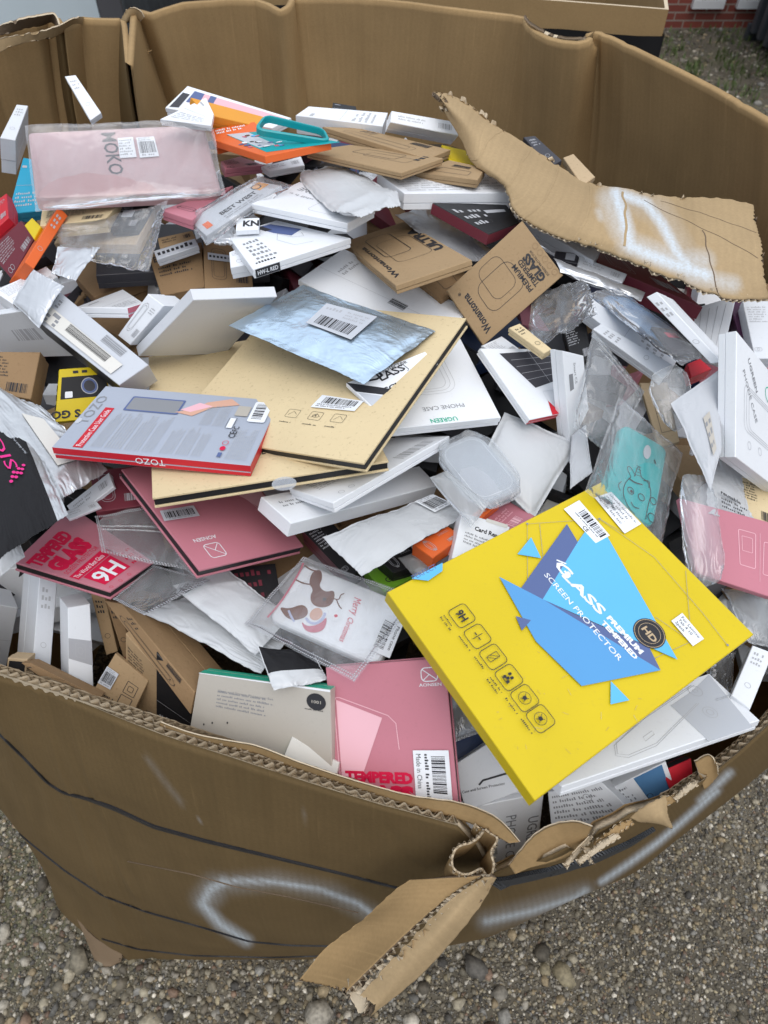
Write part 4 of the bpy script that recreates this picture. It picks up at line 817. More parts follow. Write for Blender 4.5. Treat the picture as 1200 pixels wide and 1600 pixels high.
# real stones embedded in it
def stones():
    bm = bmesh.new(); bmesh.ops.create_icosphere(bm, subdivisions=1, radius=1); BVt = np.array([v.co[:] for v in bm.verts]); BF = np.array([[v.index for v in f.verts] for f in bm.faces]); bm.free()
    bases = []
    for k in range(14):
        D = np.ones(len(BVt))
        for q in range(7): d = RNG.randn(3); d /= np.linalg.norm(d); D = np.minimum(D, (RNG.uniform(.38, .8)) / np.maximum(BVt @ d, 1e-3))
        bases.append(BVt * D[:, None])
    VV, CC = [], []; FF = []; n0 = 0
    pal = np.array([(.22, .205, .165), (.14, .128, .10), (.26, .25, .225), (.07, .068, .065), (.20, .165, .11), (.42, .41, .38), (.11, .10, .082), (.17, .172, .17), (.15, .105, .08), (.24, .215, .15)])
    def put(x, y, r, sub=None):
        nonlocal n0
        b = bases[RNG.randint(14)]; sc = r * np.array((RNG.uniform(.75, 1.3), RNG.uniform(.7, 1.1), RNG.uniform(.35, .62))); a = RNG.uniform(0, 6.28); ca, sa = math.cos(a), math.sin(a); tl = RNG.uniform(-.3, .3)
        v = b * sc; v = v @ np.array([[math.cos(tl), 0, math.sin(tl)], [0, 1, 0], [-math.sin(tl), 0, math.cos(tl)]]); v = np.stack([v[:, 0] * ca - v[:, 1] * sa, v[:, 0] * sa + v[:, 1] * ca, v[:, 2]], 1) + np.array((x, y, r * RNG.uniform(-.05, .22)))
        VV.append(v); FF.append(BF + n0); n0 += len(v); c = pal[RNG.choice(10, p=[.18, .15, .13, .12, .12, .05, .10, .07, .03, .05])] * RNG.uniform(.6, 1.6) * np.array((1.06, 1.0, .90)); CC.append(np.tile(np.append(c, 1), (len(v), 1)))
    def sizes(big): return math.exp(RNG.normal(math.log(big), .42))
    for k in range(90000):
        x, y = RNG.uniform(-1.0, 1.35), RNG.uniform(-.1, 1.05)
        if -.52 < x < .42 and y > .36 or (x > .3 and y > 1.1 * x + .35): continue
        put(x, y, min(.007, sizes(.0033)))
    for k in range(36000):
        x, y = RNG.uniform(-1.3, 1.6), RNG.uniform(-.12, 1.5)
        if -.50 < x < .45 and y > .34: continue
        put(x, y, min(.026, sizes(.0066 if x < .2 else .0048)))
    for k in range(330):
        x, y = RNG.uniform(-1.2, .35), RNG.uniform(-.1, .9)
        if -.5 < x < .4 and y > .32: continue
        put(x, y, min(.038, sizes(.0145)))
    for k in range(14000): put(RNG.uniform(.6, 3.4), RNG.uniform(1.6, 6.0), min(.045, sizes(.009)))
    V = np.concatenate(VV); F = np.concatenate(FF); me = bpy.data.meshes.new('gravel_stones'); me.vertices.add(len(V)); me.vertices.foreach_set('co', V.astype(np.float32).ravel()); me.loops.add(len(F) * 3); me.loops.foreach_set('vertex_index', F.astype(np.int32).ravel()); me.polygons.add(len(F)); me.polygons.foreach_set('loop_start', np.arange(0, len(F) * 3, 3, dtype=np.int32)); me.polygons.foreach_set('loop_total', np.full(len(F), 3, np.int32)); me.update(calc_edges=True)
    at = me.color_attributes.new('tone', 'FLOAT_COLOR', 'POINT'); at.data.foreach_set('color', np.concatenate(CC).astype(np.float32).ravel())
    m = bpy.data.materials.new('stone'); m.use_nodes = True; N = m.node_tree.nodes; L = m.node_tree.links; b = N['Principled BSDF']; b.inputs['Roughness'].default_value = .75
    a = N.new('ShaderNodeAttribute'); a.attribute_name = 'tone'; tc = N.new('ShaderNodeTexCoord'); n = N.new('ShaderNodeTexNoise'); n.inputs['Scale'].default_value = 130; n.inputs['Detail'].default_value = 6; L.new(tc.outputs['Object'], n.inputs[0])
    mr = N.new('ShaderNodeMapRange'); mr.inputs[1].default_value = .3; mr.inputs[2].default_value = .7; mr.inputs[3].default_value = .6; mr.inputs[4].default_value = 1.25; L.new(n.outputs[0], mr.inputs[0]); mx = N.new('ShaderNodeVectorMath'); mx.operation = 'SCALE'; L.new(a.outputs['Color'], mx.inputs[0]); L.new(mr.outputs[0], mx.inputs['Scale']); L.new(mx.outputs[0], b.inputs['Base Color'])
    bp = N.new('ShaderNodeBump'); bp.inputs['Strength'].default_value = .6; bp.inputs['Distance'].default_value = .002; L.new(n.outputs[0], bp.inputs['Height']); L.new(bp.outputs[0], b.inputs['Normal']); me.materials.append(m)
    o = bpy.data.objects.new('gravel_stones', me); link(o); tag(o, 'loose and embedded grey and brown stones covering the yard round the box', None, None, 'stuff')
stones()
def weeds():
    V = []; F = []
    for k in range(260):
        cx, cy = (RNG.uniform(1.2, 2.4), RNG.uniform(4.3, 5.45)) if k % 3 else (RNG.uniform(1.3, 2.2), RNG.uniform(2.4, 4.2))
        for j in range(RNG.randint(5, 12)):
            x, y = cx + RNG.normal(0, .03), cy + RNG.normal(0, .03); h = RNG.uniform(.01, .05); a = RNG.uniform(0, 6.28); l = RNG.uniform(.005, .03); dx, dy = math.cos(a), math.sin(a); w = RNG.uniform(.002, .005)
            b = len(V); V.extend([(x - dy * w, y + dx * w, 0), (x + dy * w, y - dx * w, 0), (x + dx * l * .5 + dy * w * .8, y + dy * l * .5 - dx * w * .8, h * .7), (x + dx * l * .5 - dy * w * .8, y + dy * l * .5 + dx * w * .8, h * .7), (x + dx * l, y + dy * l, h)]); F.extend([[b, b + 1, b + 2, b + 3], [b + 3, b + 2, b + 4]])
    o = mesh_obj('weeds', V, F, [mat('weed_leaf', (.09, .13, .035, 1), .6, var=.25, bump=0)]); tag(o, 'low green weeds growing in the gravel towards the brick building', None, None, 'stuff')
weeds()
# ---------------------------------------------------------------- background: second box, brick building, dark bin, pale van side, black crate
def ringbox():
    E = empty('cardboard_pallet_box', (0.02, 2.45, 0)); tag(E, 'second large open cardboard box standing behind the full one, banded with black stretch film', 'cardboard box')
    p0, p1 = P(1045, 15, 1.16), P(855, 0, 1.16); d = p1 - p0; d /= np.linalg.norm(d); c = np.array((-.02, 2.48, 0)); pts = [p0[:2], (p0 + d * 1.05)[:2], (p0 + d * 1.3)[:2] + np.array((-.05, .35)), (p0 + d * 1.3)[:2] + np.array((.0, .95)), (p0 + d * 1.0)[:2] + np.array((.1, 1.2)), p0[:2] + np.array((-.15, 1.25)), p0[:2] + np.array((.12, .95)), p0[:2] + np.array((.07, .35))]
    n = len(pts); cc = sum(np.array(p) for p in pts) / n; V = []; F = []; M = []
    for r, (hz, off) in enumerate([(0, 0), (1.16, 0), (1.16, -.01), (.05, -.01)]):
        for p in pts: q = np.array(p) + (np.array(p) - cc) / np.linalg.norm(np.array(p) - cc) * off; V.append((q[0], q[1], hz))
    for r in range(3):
        for i in range(n): j = (i + 1) % n; F.append([r * n + i, r * n + j, (r + 1) * n + j, (r + 1) * n + i]); M.append((0, 2, 1)[r])
    V = [np.array(v) - np.array(E.location) for v in V]; w = mesh_obj('wall', V, F, [M_IN, M_IN, M_EDGE], M, E)
    V = []; F = []; K = 20
    for i in range(n):
        a, b_ = np.array(pts[i]), np.array(pts[(i + 1) % n])
        for q in range(K):
            p = a + (b_ - a) * q / K; o_ = (p - cc) / np.linalg.norm(p - cc)
            for z in np.linspace(.35, 1.112, 26): dd = .004 + .004 * abs(fb(p[0] * 10 + p[1] * 10, z * 30, 2)); V.append(np.array((*(p + o_ * dd), z + .012 * fb(p[0] * 6, p[1] * 6, z * 2))) - np.array(E.location))
    T = n * K
    for i in range(T):
        for z in range(25): a = i * 26 + z; b2 = ((i + 1) % T) * 26 + z; F.append([a, b2, b2 + 1, a + 1])
    mesh_obj('stretch_film', V, F, [MF('polyblack')], None, E, smooth=True)
ringbox()
def cube(V, F, x0, y0, z0, x1, y1, z1):
    b = len(V); V += [(x0, y0, z0), (x1, y0, z0), (x1, y1, z0), (x0, y1, z0), (x0, y0, z1), (x1, y0, z1), (x1, y1, z1), (x0, y1, z1)]
    F += [[b, b + 3, b + 2, b + 1], [b + 4, b + 5, b + 6, b + 7], [b, b + 1, b + 5, b + 4], [b + 1, b + 2, b + 6, b + 5], [b + 2, b + 3, b + 7, b + 6], [b + 3, b, b + 4, b + 7]]
def brickmat():
    m = bpy.data.materials.new('brick'); m.use_nodes = True; N = m.node_tree.nodes; L = m.node_tree.links; b = N['Principled BSDF']; b.inputs['Roughness'].default_value = .85
    tc = N.new('ShaderNodeTexCoord'); mp = N.new('ShaderNodeMapping'); mp.inputs['Rotation'].default_value = (math.radians(90), 0, 0); L.new(tc.outputs['Object'], mp.inputs[0]); t = N.new('ShaderNodeTexBrick'); L.new(mp.outputs[0], t.inputs[0])
    t.inputs['Color1'].default_value = (.26, .06, .04, 1); t.inputs['Color2'].default_value = (.20, .05, .035, 1); t.inputs['Mortar'].default_value = (.30, .26, .22, 1); t.inputs['Scale'].default_value = 1; t.inputs['Brick Width'].default_value = .13; t.inputs['Row Height'].default_value = .045; t.inputs['Mortar Size'].default_value = .004; L.new(t.outputs[0], b.inputs['Base Color']); return m
BD = empty('brick_building', (2.2, 5.5, 0)); tag(BD, 'red brick building with white framed windows at the back of the yard', 'building')
V = []; F = []; cube(V, F, -1.6, 0, 0, 3.5, .25, 3.2); mesh_obj('wall', V, F, [brickmat()], None, BD)
p1, p2 = P(1078, 2, .12), P(1140, 8, .12)
for xx, ww in ((-.24, .20), (.045, .22)):
    m_f = mat('white_frame', (.75, .76, .77, 1), .35, bump=.03); V = []; F = []; fw = .045
    cube(V, F, xx, -.04, .12, xx + ww, -.002, .12 + fw); cube(V, F, xx, -.04, 1.2, xx + ww, -.002, 1.2 + fw); cube(V, F, xx, -.038, .12 + fw, xx + fw, -.002, 1.2); cube(V, F, xx + ww - fw, -.038, .12 + fw, xx + ww, -.002, 1.2)
    fr = mesh_obj('window', V, F, [m_f], None, BD); V = []; F = []; cube(V, F, xx + fw, -.02, .12 + fw, xx + ww - fw, -.004, 1.2); mesh_obj('pane', V, F, [mat('dark_pane', (.03, .035, .04, 1), .08, bump=0)], None, fr)
BN = empty('metal_skip', (2.42, 4.95, 0)); tag(BN, 'dark grey ribbed metal bin standing at the top right edge of the yard', 'bin'); V = []; F = []
mb = mat('bin_grey', (.055, .06, .07, 1), .5, var=.2, bump=.2); cube(V, F, -.10, -.75, .06, .9, .35, 1.15); mesh_obj('body', V, F, [mb], None, BN); V = []; F = []
for k in range(9): cube(V, F, -.135, -.70 + k * .12, .06, -.101, -.65 + k * .12, 1.1)
mesh_obj('rib', V, F, [mb], None, BN); V = []; F = []; cube(V, F, -.15, -.78, 1.151, .95, .38, 1.2); mesh_obj('rim', V, F, [mb], None, BN); V = []; F = []; cube(V, F, -.14, -.76, .0, .9, -.74, .09); cube(V, F, -.14, .33, .0, .9, .36, .09); [mesh_obj('runner', V[8 * k:8 * k + 8], F[:6], [mb], None, BN) for k in range(2)]
VN = empty('van', (-2.2, 3.6, 0)); tag(VN, 'pale grey van side panel parked behind the far left rim of the box', 'van'); V = []; F = []
mv = mat('van_paint', (.62, .72, .78, 1), .35, bump=.02, coat=.2, var=.03); cube(V, F, -2.2, 0, .35, 1.0, 1.8, 1.75); mesh_obj('body', V, F, [mv], None, VN); V = []; F = []; cube(V, F, 1.004, .0, .3, 1.10, .3, 1.9); mesh_obj('door_edge', V, F, [mat('van_trim', (.10, .10, .11, 1), .5)], None, VN)
V = []; F = []; cube(V, F, -2.2, -.012, .95, .98, -.001, .99); mesh_obj('trim_strip', V, F, [mat('van_trim', (.10, .10, .11, 1), .5)], None, VN)
for wx in (-1.7, .1):
    bm = bmesh.new(); bmesh.ops.create_cone(bm, cap_ends=True, segments=28, radius1=.32, radius2=.32, depth=.2, matrix=Matrix.Translation((wx, .12, .32)) @ Matrix.Rotation(math.radians(90), 4, 'X')); bm_obj('wheel', bm, [mat('tyre', (.02, .02, .02, 1), .8)], VN)
CR = empty('pallet_crate', (-.85, 2.75, 0)); tag(CR, 'black plastic crate standing behind the far rim, left of the second cardboard box', 'crate'); V = []; F = []
cube(V, F, .02, .0, .1, .62, .8, 1.35); mk = mat('black_plastic', (.018, .018, .02, 1), .4, bump=.1); mesh_obj('body', V, F, [mk], None, CR); V = []; F = []
for k in range(5): cube(V, F, .05 + k * .13, -.03, .12, .09 + k * .13, -.001, 1.34)
cube(V, F, .0, -.035, 1.351, .64, .82, 1.40); mesh_obj('rim', V, F, [mk], None, CR); V = []; F = []
for sx in (.04, .48):
    for sy in (.05, .62): cube(V, F, sx, sy, 0, sx + .12, sy + .14, .099)
[mesh_obj('foot', V[8 * k:8 * k + 8], F[:6], [mk], None, CR) for k in range(4)]
# packages buried deeper down: one mass of cartons that fills the box under the visible ones
def fill():
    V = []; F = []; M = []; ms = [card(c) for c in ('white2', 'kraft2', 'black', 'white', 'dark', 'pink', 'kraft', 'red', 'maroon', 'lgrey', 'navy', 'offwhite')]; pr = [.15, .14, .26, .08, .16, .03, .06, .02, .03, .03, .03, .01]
    for k in range(1000):
        x, y = RNG.uniform(-.66, .62), RNG.uniform(.34, 1.42)
        if x < .15 and y < .50 - .12 * x or y < .52 and x > .15: continue
        if (x / .66) ** 2 + ((y - .86) / .60) ** 2 > .96: continue
        if y < .40 - .2 * x and x > .1 and y < .34 + .5 * x: continue
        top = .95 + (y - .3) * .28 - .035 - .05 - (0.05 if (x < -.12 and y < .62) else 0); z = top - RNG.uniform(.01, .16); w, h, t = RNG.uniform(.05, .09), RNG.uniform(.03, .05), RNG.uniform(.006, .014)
        a, b, c = RNG.uniform(0, 6.28), RNG.normal(0, .25 if k % 5 < 3 else .9), RNG.normal(0, .25 if k % 5 < 3 else .6); R = Matrix.Rotation(a, 3, 'Z') @ Matrix.Rotation(b, 3, 'X') @ Matrix.Rotation(c, 3, 'Y')
        hz = abs(R[2][0]) * w + abs(R[2][1]) * h + abs(R[2][2]) * t; z = min(z, top - hz)
        q = [np.array(R @ Vector(p)) + np.array((x, y, z)) for p in ((-w, h, t), (w, h, t), (w, -h, t), (-w, -h, t))]; n = np.array(R @ Vector((0, 0, 1)))
        pp = pw(np.array(q)); vm = np.interp(pp[:, 0], [0, 250, 500, 700, 800, 900, 1000, 1200], [250, 215, 195, 215, 255, 310, 345, 440])
        if (pp[:, 1] < vm).any(): continue
        v, f, T = prism(q, n, 2 * t); b0 = len(V); V += v; F += [[b0 + j for j in x_] for x_ in f]; M += [int(RNG.choice(len(ms), p=pr))] * len(f)
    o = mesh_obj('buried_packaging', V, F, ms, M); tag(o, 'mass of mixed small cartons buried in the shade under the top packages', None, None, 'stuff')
fill()
# ---------------------------------------------------------------- printed designs
def a_phonebox(brand='UGREEN', words='PHONE CASE', flip=False):
    def f(s):
        if flip:
            s.text(brand, .60, .94, .045, 'green', 180, .02) ; s.text(words, .72, .80, .045, 'greyink', 180, .0)
        else:
            s.text(brand, .12, .14, .05, 'greyink', 0, .02); s.text(words, .12, .24, .05, 'greyink', 0, .0)
        for k in range(3): s.rrect(.30 + k * .04, (.12 if flip else .34) + k * .03, .74 - k * .04, (.66 if flip else .90) - k * .03, .018 - k * .003, 'paleink', .0004)
    return f
def a_bar(s): s.bars(.08, .22, .92, .80); s.para(.08, .02, .92, .20, 2, seed=2); s.para(.15, .82, .85, .97, 1, seed=4)
def a_bar2(s): s.bars(.36, .42, .95, .88, n=36); s.para(.06, .08, .6, .36, 3, seed=8); s.para(.62, .10, .95, .36, 2, seed=5)
def a_lines(rows=5, c='greyink', seed=1):
    return lambda s: s.para(.06, .08, .94, .92, rows, c, seed)
def a_text(t, x, y, h, c='ink', rot=0, bold=.01, **k): return lambda s: s.text(t, x, y, h, c, rot, bold, **k)
def many(*fs):
    def f(s):
        for g in fs: g(s)
    return f
def TS(s, txt, p0, p1, hpx, c='ink', bold=.01, shear=0):
    a, b = YF(*p0), YF(*p1); d = ((b[0] - a[0]) * s.W, (b[1] - a[1]) * s.H); L = math.hypot(*d); rot = math.degrees(math.atan2(d[1], d[0]))
    zc = (s.at(*a) - CAM); zc = zc[1] * cp - zc[2] * sp; s.text(txt, a[0], a[1], hpx * zc / FPX / s.H, c, rot, bold, w=L / s.W, shear=shear)

def a_wonan(variant):
    def f(s):
        s.text('Wonantorna', .10, .16, .075, 'ink', 0, .03, w=.66); s.text('®', .80, .10, .03, 'ink')
        if variant == 1:
            s.rrect(.30, .30, .74, 1.3 if False else .80, .012, 'ink', .0006); s.rrect(.44, .24, .88, .62, .010, 'ink', .0011); s.text('ULTRA', .30, .95, .13, 'ink', 0, .05, w=.5)
        else:
            s.rrect(.26, .24, .74, .68, .012, 'ink', .0006); s.rrect(.36, .34, .90, .62, .010, 'ink', .0005); s.text('PREMIUM', .14, .70, .050, 'ink', 0, .02, w=.46); s.text('TEMPERED', .14, .775, .050, 'ink', 0, .02, w=.46); s.text('GLASS', .14, .86, .075, 'ink', 0, .05, w=.46); s.text('SCREEN PROTECTOR', .14, .90, .022, 'ink', 0, .0, w=.46)
            for k in range(5): s.ell(.12 + k * .12, .955, .0035, .0035, 'kraft2', .0004)
    return f
def a_yellow(s):
    R = random.Random(5)
    for k in range(26):
        x, y, a, l = R.uniform(.55, .97), R.uniform(.5, .97), R.uniform(0, 3.1), R.uniform(.004, .03); s.line([(x, y), (x + l * math.cos(a), y + l * math.sin(a))], .00022, R.choice(['tan', 'kraft', 'cream']))
    for pl in ([(.17, .14), (.47, .08), (.80, .10), (.97, .12)], [(.17, .14), (.02, .40), (.33, .60)], [(.17, .14), (.30, .30)], [(.30, .10), (.17, .14)], [(.60, .02), (.87, .22), (.83, .42)], [(.87, .22), (.70, .26)], [(.47, .66), (.50, .52)], [(.63, .62), (.78, .58), (.86, .40)], [(.05, .36), (.30, .50)]): s.line(pl, .0004, 'greyink')
    for p in ((.17, .14), (.97, .12), (.87, .22), (.02, .40), (.78, .58)): s.ell(p[0], p[1], .0012, .0012, 'greyink')
    s.poly([(.105, .215), (.17, .42), (.415, .345)], 'slate') if False else None
    s.poly(YQ((885, 820), (812, 922), (848, 936), (902, 848)), 'slate'); s.poly(YQ((902, 848), (848, 936), (1058, 1029), (946, 836), (914, 831)), 'sky')
    s.poly(YQ((848, 936), (1032, 1045), (1014, 1010), (905, 962)), 'slate'); s.poly(YQ((780, 902), (848, 936), (1032, 1045), (910, 1068), (838, 1000)), 'midblue')
    s.poly(YQ((829, 841), (845, 873), (808, 867)), 'sky'); s.poly(YQ((806, 962), (830, 968), (816, 984)), 'slate'); s.poly(YQ((955, 1061), (984, 1090), (955, 1096)), 'sky')
    TS(s, 'G', (864, 884), (886, 905), 17, 'white', .03); TS(s, 'LASS', (877, 900), (938, 961), 15, 'white', .035); s.line([YF(869, 876), YF(884, 882)], .0016, 'white')
    TS(s, 'SCREEN PROTECTOR', (849, 899), (967, 1031), 9, 'white', .005)
    TS(s, 'PREMIUM', (947, 965), (1000, 1021), 8.5, 'white', .05); TS(s, 'TEMPERED', (938, 972), (992, 1029), 8, 'white', .05)
    cx, cy = YF(1014, 989); R_h = .0155; s.ell(cx, cy, R_h, R_h, 'ink', n=36); s.ell(cx, cy, R_h * .92, R_h * .92, 'tan', .0005, n=36); s.ell(cx, cy, R_h * .68, R_h * .68, 'tan', .0004, n=36); TS(s, 'HD', (1001, 982), (1020, 1004), 11, 'tan', .03)
    s.poly(YQ((684, 882), (668, 904), (648, 904), (650, 900)), 'sky') if False else s.poly([(.001, .775), (.035, .795), (.045, .86), (.001, .905)][::1], 'sky'); s.text('PERFECT', .012, .90, .018, 'slate', -90, 0)
    for k in range(6):
        u, v = (722 + k * 24.8, 962 + k * 31.2); fx, fy = YF(u, v); r = .0098; s.rrect(fx - r / s.W, fy - r / s.H, fx + r / s.W, fy + r / s.H, .004, 'ink', .0007)
        if k == 0: s.text('9H', fx - .026, fy + .014, .028, 'ink', 0, .03, w=.052)
        elif k == 1: s.line([(fx, fy - .020), (fx, fy + .020)], .0007, 'ink'); s.line([(fx - .02, fy), (fx - .006, fy)], .0012, 'ink'); s.line([(fx + .006, fy), (fx + .02, fy)], .0012, 'ink')
        elif k == 2: s.rrect(fx - .013, fy - .02, fx + .013, fy + .02, .001, 'ink', .0006); [s.line([(fx - .012, fy + .02 - j * .014), (fx + .012, fy - .004 - j * .014)], .0005, 'ink') for j in range(2)]
        elif k == 3: [s.ell(fx + a, fy + b2, .0014, .0018, 'ink') for a, b2 in ((-.01, -.01), (.008, -.007), (0, .005), (-.012, .010), (.012, .012))]; s.line([(fx - .02, fy + .018), (fx + .02, fy + .018)], .0007, 'ink')
        else: s.ell(fx, fy, .0055, .0055, 'ink', .0005); s.line([(fx - .012, fy - .012), (fx + .012, fy + .012)], .0006, 'ink'); s.line([(fx + .012, fy - .010), (fx - .008, fy + .012)], .0006, 'ink'); s.ell(fx, fy, .002, .002, 'ink')
        s.para(fx - .04, fy + .046, fx + .04, fy + (.060 if k % 3 else .072), 1 if k % 3 else 2, 'ink', k, .4)
YH = {}
def YF(u, v):
    q, n = YH['q'], YH['n']; r = ray(u, v); z = ((q[0] - CAM) @ n) / (r @ n); p = CAM + r * z; a = q[1] - q[0]; b = q[3] - q[0]
    A = np.stack([a, b], 1); x = np.linalg.lstsq(A, p - q[0], rcond=None)[0]; return (float(x[0]), float(x[1]))
def YQ(*ps): return [YF(*p) for p in ps]
def framed(fn):      # artwork whose points are read off the picture: remember the face first
    def f(s): YH['q'] = s.q; YH['n'] = s.n; fn(s)
    return f
def a_pink_front(s):
    s.rrect(.80, .055, .93, .145, .004, 'white', .0009); s.line([(.81, .065), (.92, .135)], .0008, 'white'); s.line([(.865, .10), (.815, .135)], .0008, 'white'); s.text('AONSEN', .775, .178, .020, 'white', 0, .01, w=.18)
    s.poly([(.07, .24), (.45, .38), (.25, .78), (.07, .84)], 'pinklight'); s.line([(.055, .98), (.05, .26), (.07, .225), (.10, .225), (.50, .365), (.56, .42), (.57, .60)], .0008, 'pinklight')
    s.text('TEMPERED', .10, .83, .070, 'redtext', 0, .06, w=.56); s.text('GLASS', .10, .945, .088, 'redtext', 0, .08, w=.56)
def a_pink_hex(s):
    s.rrect(.80, .055, .93, .145, .004, 'white', .0009); s.line([(.81, .065), (.92, .135)], .0008, 'white'); s.line([(.865, .10), (.815, .135)], .0008, 'white'); s.text('AONSEN', .775, .185, .022, 'white', 0, .01, w=.18)
def a_pink_open(s):
    s.rrect(.70, .07, .84, .19, .004, 'white', .0009); s.line([(.71, .08), (.83, .18)], .0008, 'white'); s.line([(.77, .13), (.715, .18)], .0008, 'white'); s.text('AONSEN', .68, .255, .030, 'white', 0, .01, w=.2)
    s.line([(.08, .12), (.12, .30), (.20, .50), (.38, .70), (.70, .86)], .0008, 'pinklight'); s.poly([(.02, .30), (.10, .33), (.28, .62), (.02, .78)], 'pinklight')
def a_tg9h(s):
    s.text('TEMPERED', .03, .24, .13, 'redtext', 0, .07, w=.62); s.text('GLASS', .06, .45, .16, 'redtext', 0, .09, w=.62); s.text('SCREEN PROTECTOR', .06, .53, .05, 'redtext', 0, 0, w=.62)
    s.rect(.03, .56, .66, .66, 'redtext'); s.text('The World Best Glass', .05, .64, .05, 'white', 0, .0, w=.55); s.rect(.10, .67, .66, .90, 'redtext'); s.text('9H', .14, .88, .17, 'white', 0, .02, w=.46); s.para(.74, .70, .98, .92, 3, 'redtext', 4)
    for k in range(3): s.ell(.10 + k * .2, .965, .002, .002, 'redtext', .0004)
def a_tozo(s):
    s.text('TOZO', .36, .07, .055, 'greyink', 0, .0, w=.46); s.ell(.40, .02, .006, .003, 'lgrey')
    s.rect(.02, .10, .64, .15, 'red'); s.text('Protective Case User Guide', .04, .14, .03, 'white', 0, 0, w=.56)
    s.rrect(.62, .20, .86, .50, .002, 'slate'); s.rrect(.64, .21, .84, .49, .002, 'greyink'); s.poly([(.66, .48), (.72, .56), (.86, .62), (.95, .74), (.86, .80), (.78, .66), (.62, .58)], 'skin'); s.poly([(.70, .50), (.84, .58), (.80, .66), (.68, .56)], 'pinklight')
    for k, (x0, x1, y0, y1) in enumerate([(.05, .60, .18, .24), (.05, .60, .25, .34), (.05, .60, .35, .43), (.05, .60, .44, .50), (.05, .46, .53, .60), (.05, .46, .61, .68), (.05, .46, .69, .74), (.50, .84, .64, .70), (.50, .84, .71, .77)]): s.para(x0, y0, x1, y1, 6, 'paleink', 20 + k, .5)
    s.para(.05, .86, .50, .97, 11, 'paleink', 41, .5); s.rect(.48, .79, .64, .82, 'white'); s.rrect(.48, .785, .64, .825, .001, 'ink', .0004); s.rrect(.68, .80, .84, .87, .001, 'cream'); s.text('CE', .34, .86, .035, 'ink', 0, .01); s.text('FC', .44, .86, .03, 'ink', 0, .01)
    s.rect(.06, .82, .12, .84, 'slate'); s.ell(.18, .83, .004, .003, 'redtext'); s.ell(.26, .83, .004, .003, 'redtext', .0006)
    s.rrect(.60, .88, .93, .975, .003, 'white'); s.bars(.65, .895, .90, .95, vert=False, n=26)
def a_kraft_main(s):
    for k in range(3):
        x, y = YF(461 + k * 37, 655 + k * 6); r = .008
        s.rrect(x - r / s.W, y - r * .8 / s.H, x + r / s.W, y + r * .8 / s.H, .002, 'ink', .0004); s.line([(x - .6 * r / s.W, y + .4 * r / s.H), (x, y - .5 * r / s.H), (x + .7 * r / s.W, y + .1 * r / s.H)], .0004, 'ink')
        if k == 1: s.ell(x, y, .004, .0025, 'ink', .0004); s.ell(x, y, .001, .001, 'ink')
        s.para(x - .035, y + .05, x + .035, y + .065, 1, 'ink', k, .4)
def a_kraft_low(s): s.text('MADE IN CHINA', .40, .80, .030, 'ink', 0, .02, w=.22); s.text('CE FC', .45, .86, .036, 'ink', 0, .01, w=.10); s.ell(.60, .845, .003, .003, 'ink', .0006); s.ell(.64, .845, .003, .003, 'ink', .0006)
def a_glass(s):
    s.poly(YQ((541, 598), (648, 626), (640, 633), (556, 612)), 'ink'); s.poly(YQ((560, 614), (636, 634), (612, 664)), 'lgrey')
    s.text('PROTECTOR', *YF(598, 586), .11, 'ink', 4, .0, w=.34); s.text('LASS', *YF(601, 600), .20, 'ink', 4, .02, w=.33); s.text('G', *YF(575, 604), .42, 'ink', 0, -.01, w=.24); s.text('SCL', *YF(611, 620), .11, 'ink', 10, .03, w=.20)
    s.line(YQ((627, 568), (652, 589), (650, 592)), .0007, 'ink')
def a_speaker(s):
    s.poly([(.58, .0), (1, 0), (1, 1), (.70, 1)] if False else YQ((1083, 1078), (1108, 1054), (1184, 1124), (1115, 1149), (1050, 1100)), 'lgrey')
    for d in (0, .0022): s.line([YF(1085 - d * 2000, 1070), YF(1010, 1120 - d * 1200), YF(962 + d * 1500, 1162 - d * 1500), YF(965 + d * 1200, 1178 - d * 1500), YF(985, 1180 - d * 1800), YF(1030, 1160 - d * 1800), YF(1095 - d * 1500, 1095)], .0005, 'paleink')
    s.line([YF(1008, 1148), YF(1022, 1138), YF(1026, 1143), YF(1012, 1154), YF(1008, 1148)], .0005, 'paleink'); x, y = YF(1114, 1107); s.ell(x, y, .007, .007, 'paleink', .0005); s.ell(x, y, .0035, .0035, 'paleink', .0005); x, y = YF(1088, 1078); s.ell(x, y, .007, .007, 'paleink', .0005); s.rrect(x - .01, y - .03, x + .01, y + .03, .001, 'paleink', .0004); s.para(*YF(1120, 1088), *[a + b for a, b in zip(YF(1120, 1088), (.08, .05))], 2, 'paleink', 3)
def a_cream(s):
    s.poly([(0, 0), (1, 0), (1, .02), (0, .006)], 'white'); s.para(.17, .17, .60, .38, 5, 'greyink', 5, .45); s.text('Case and Screen Protector Set', .17, .185, .022, 'greyink', 0, 0, w=.42)
    s.ell(.90, .13, .011, .008, 'ink', n=28); s.text('1001', .868, .145, .028, 'cream', 0, .01, w=.065); s.para(.82, .20, .99, .225, 1, 'ink', 2, .4)
    for p in ((.16, .56), (.10, .60), (.27, .52)): s.ell(p[0], p[1], .0009, .0013, 'ink')
def CH(p, closed=True, it=2):
    for _ in range(it):
        q = []; n = len(p)
        for i in range(n if closed else n - 1):
            a, b = p[i], p[(i + 1) % n]; q += [(a[0] * .75 + b[0] * .25, a[1] * .75 + b[1] * .25), (a[0] * .25 + b[0] * .75, a[1] * .25 + b[1] * .75)]
        p = q if closed else [p[0]] + q + [p[-1]]
    return p
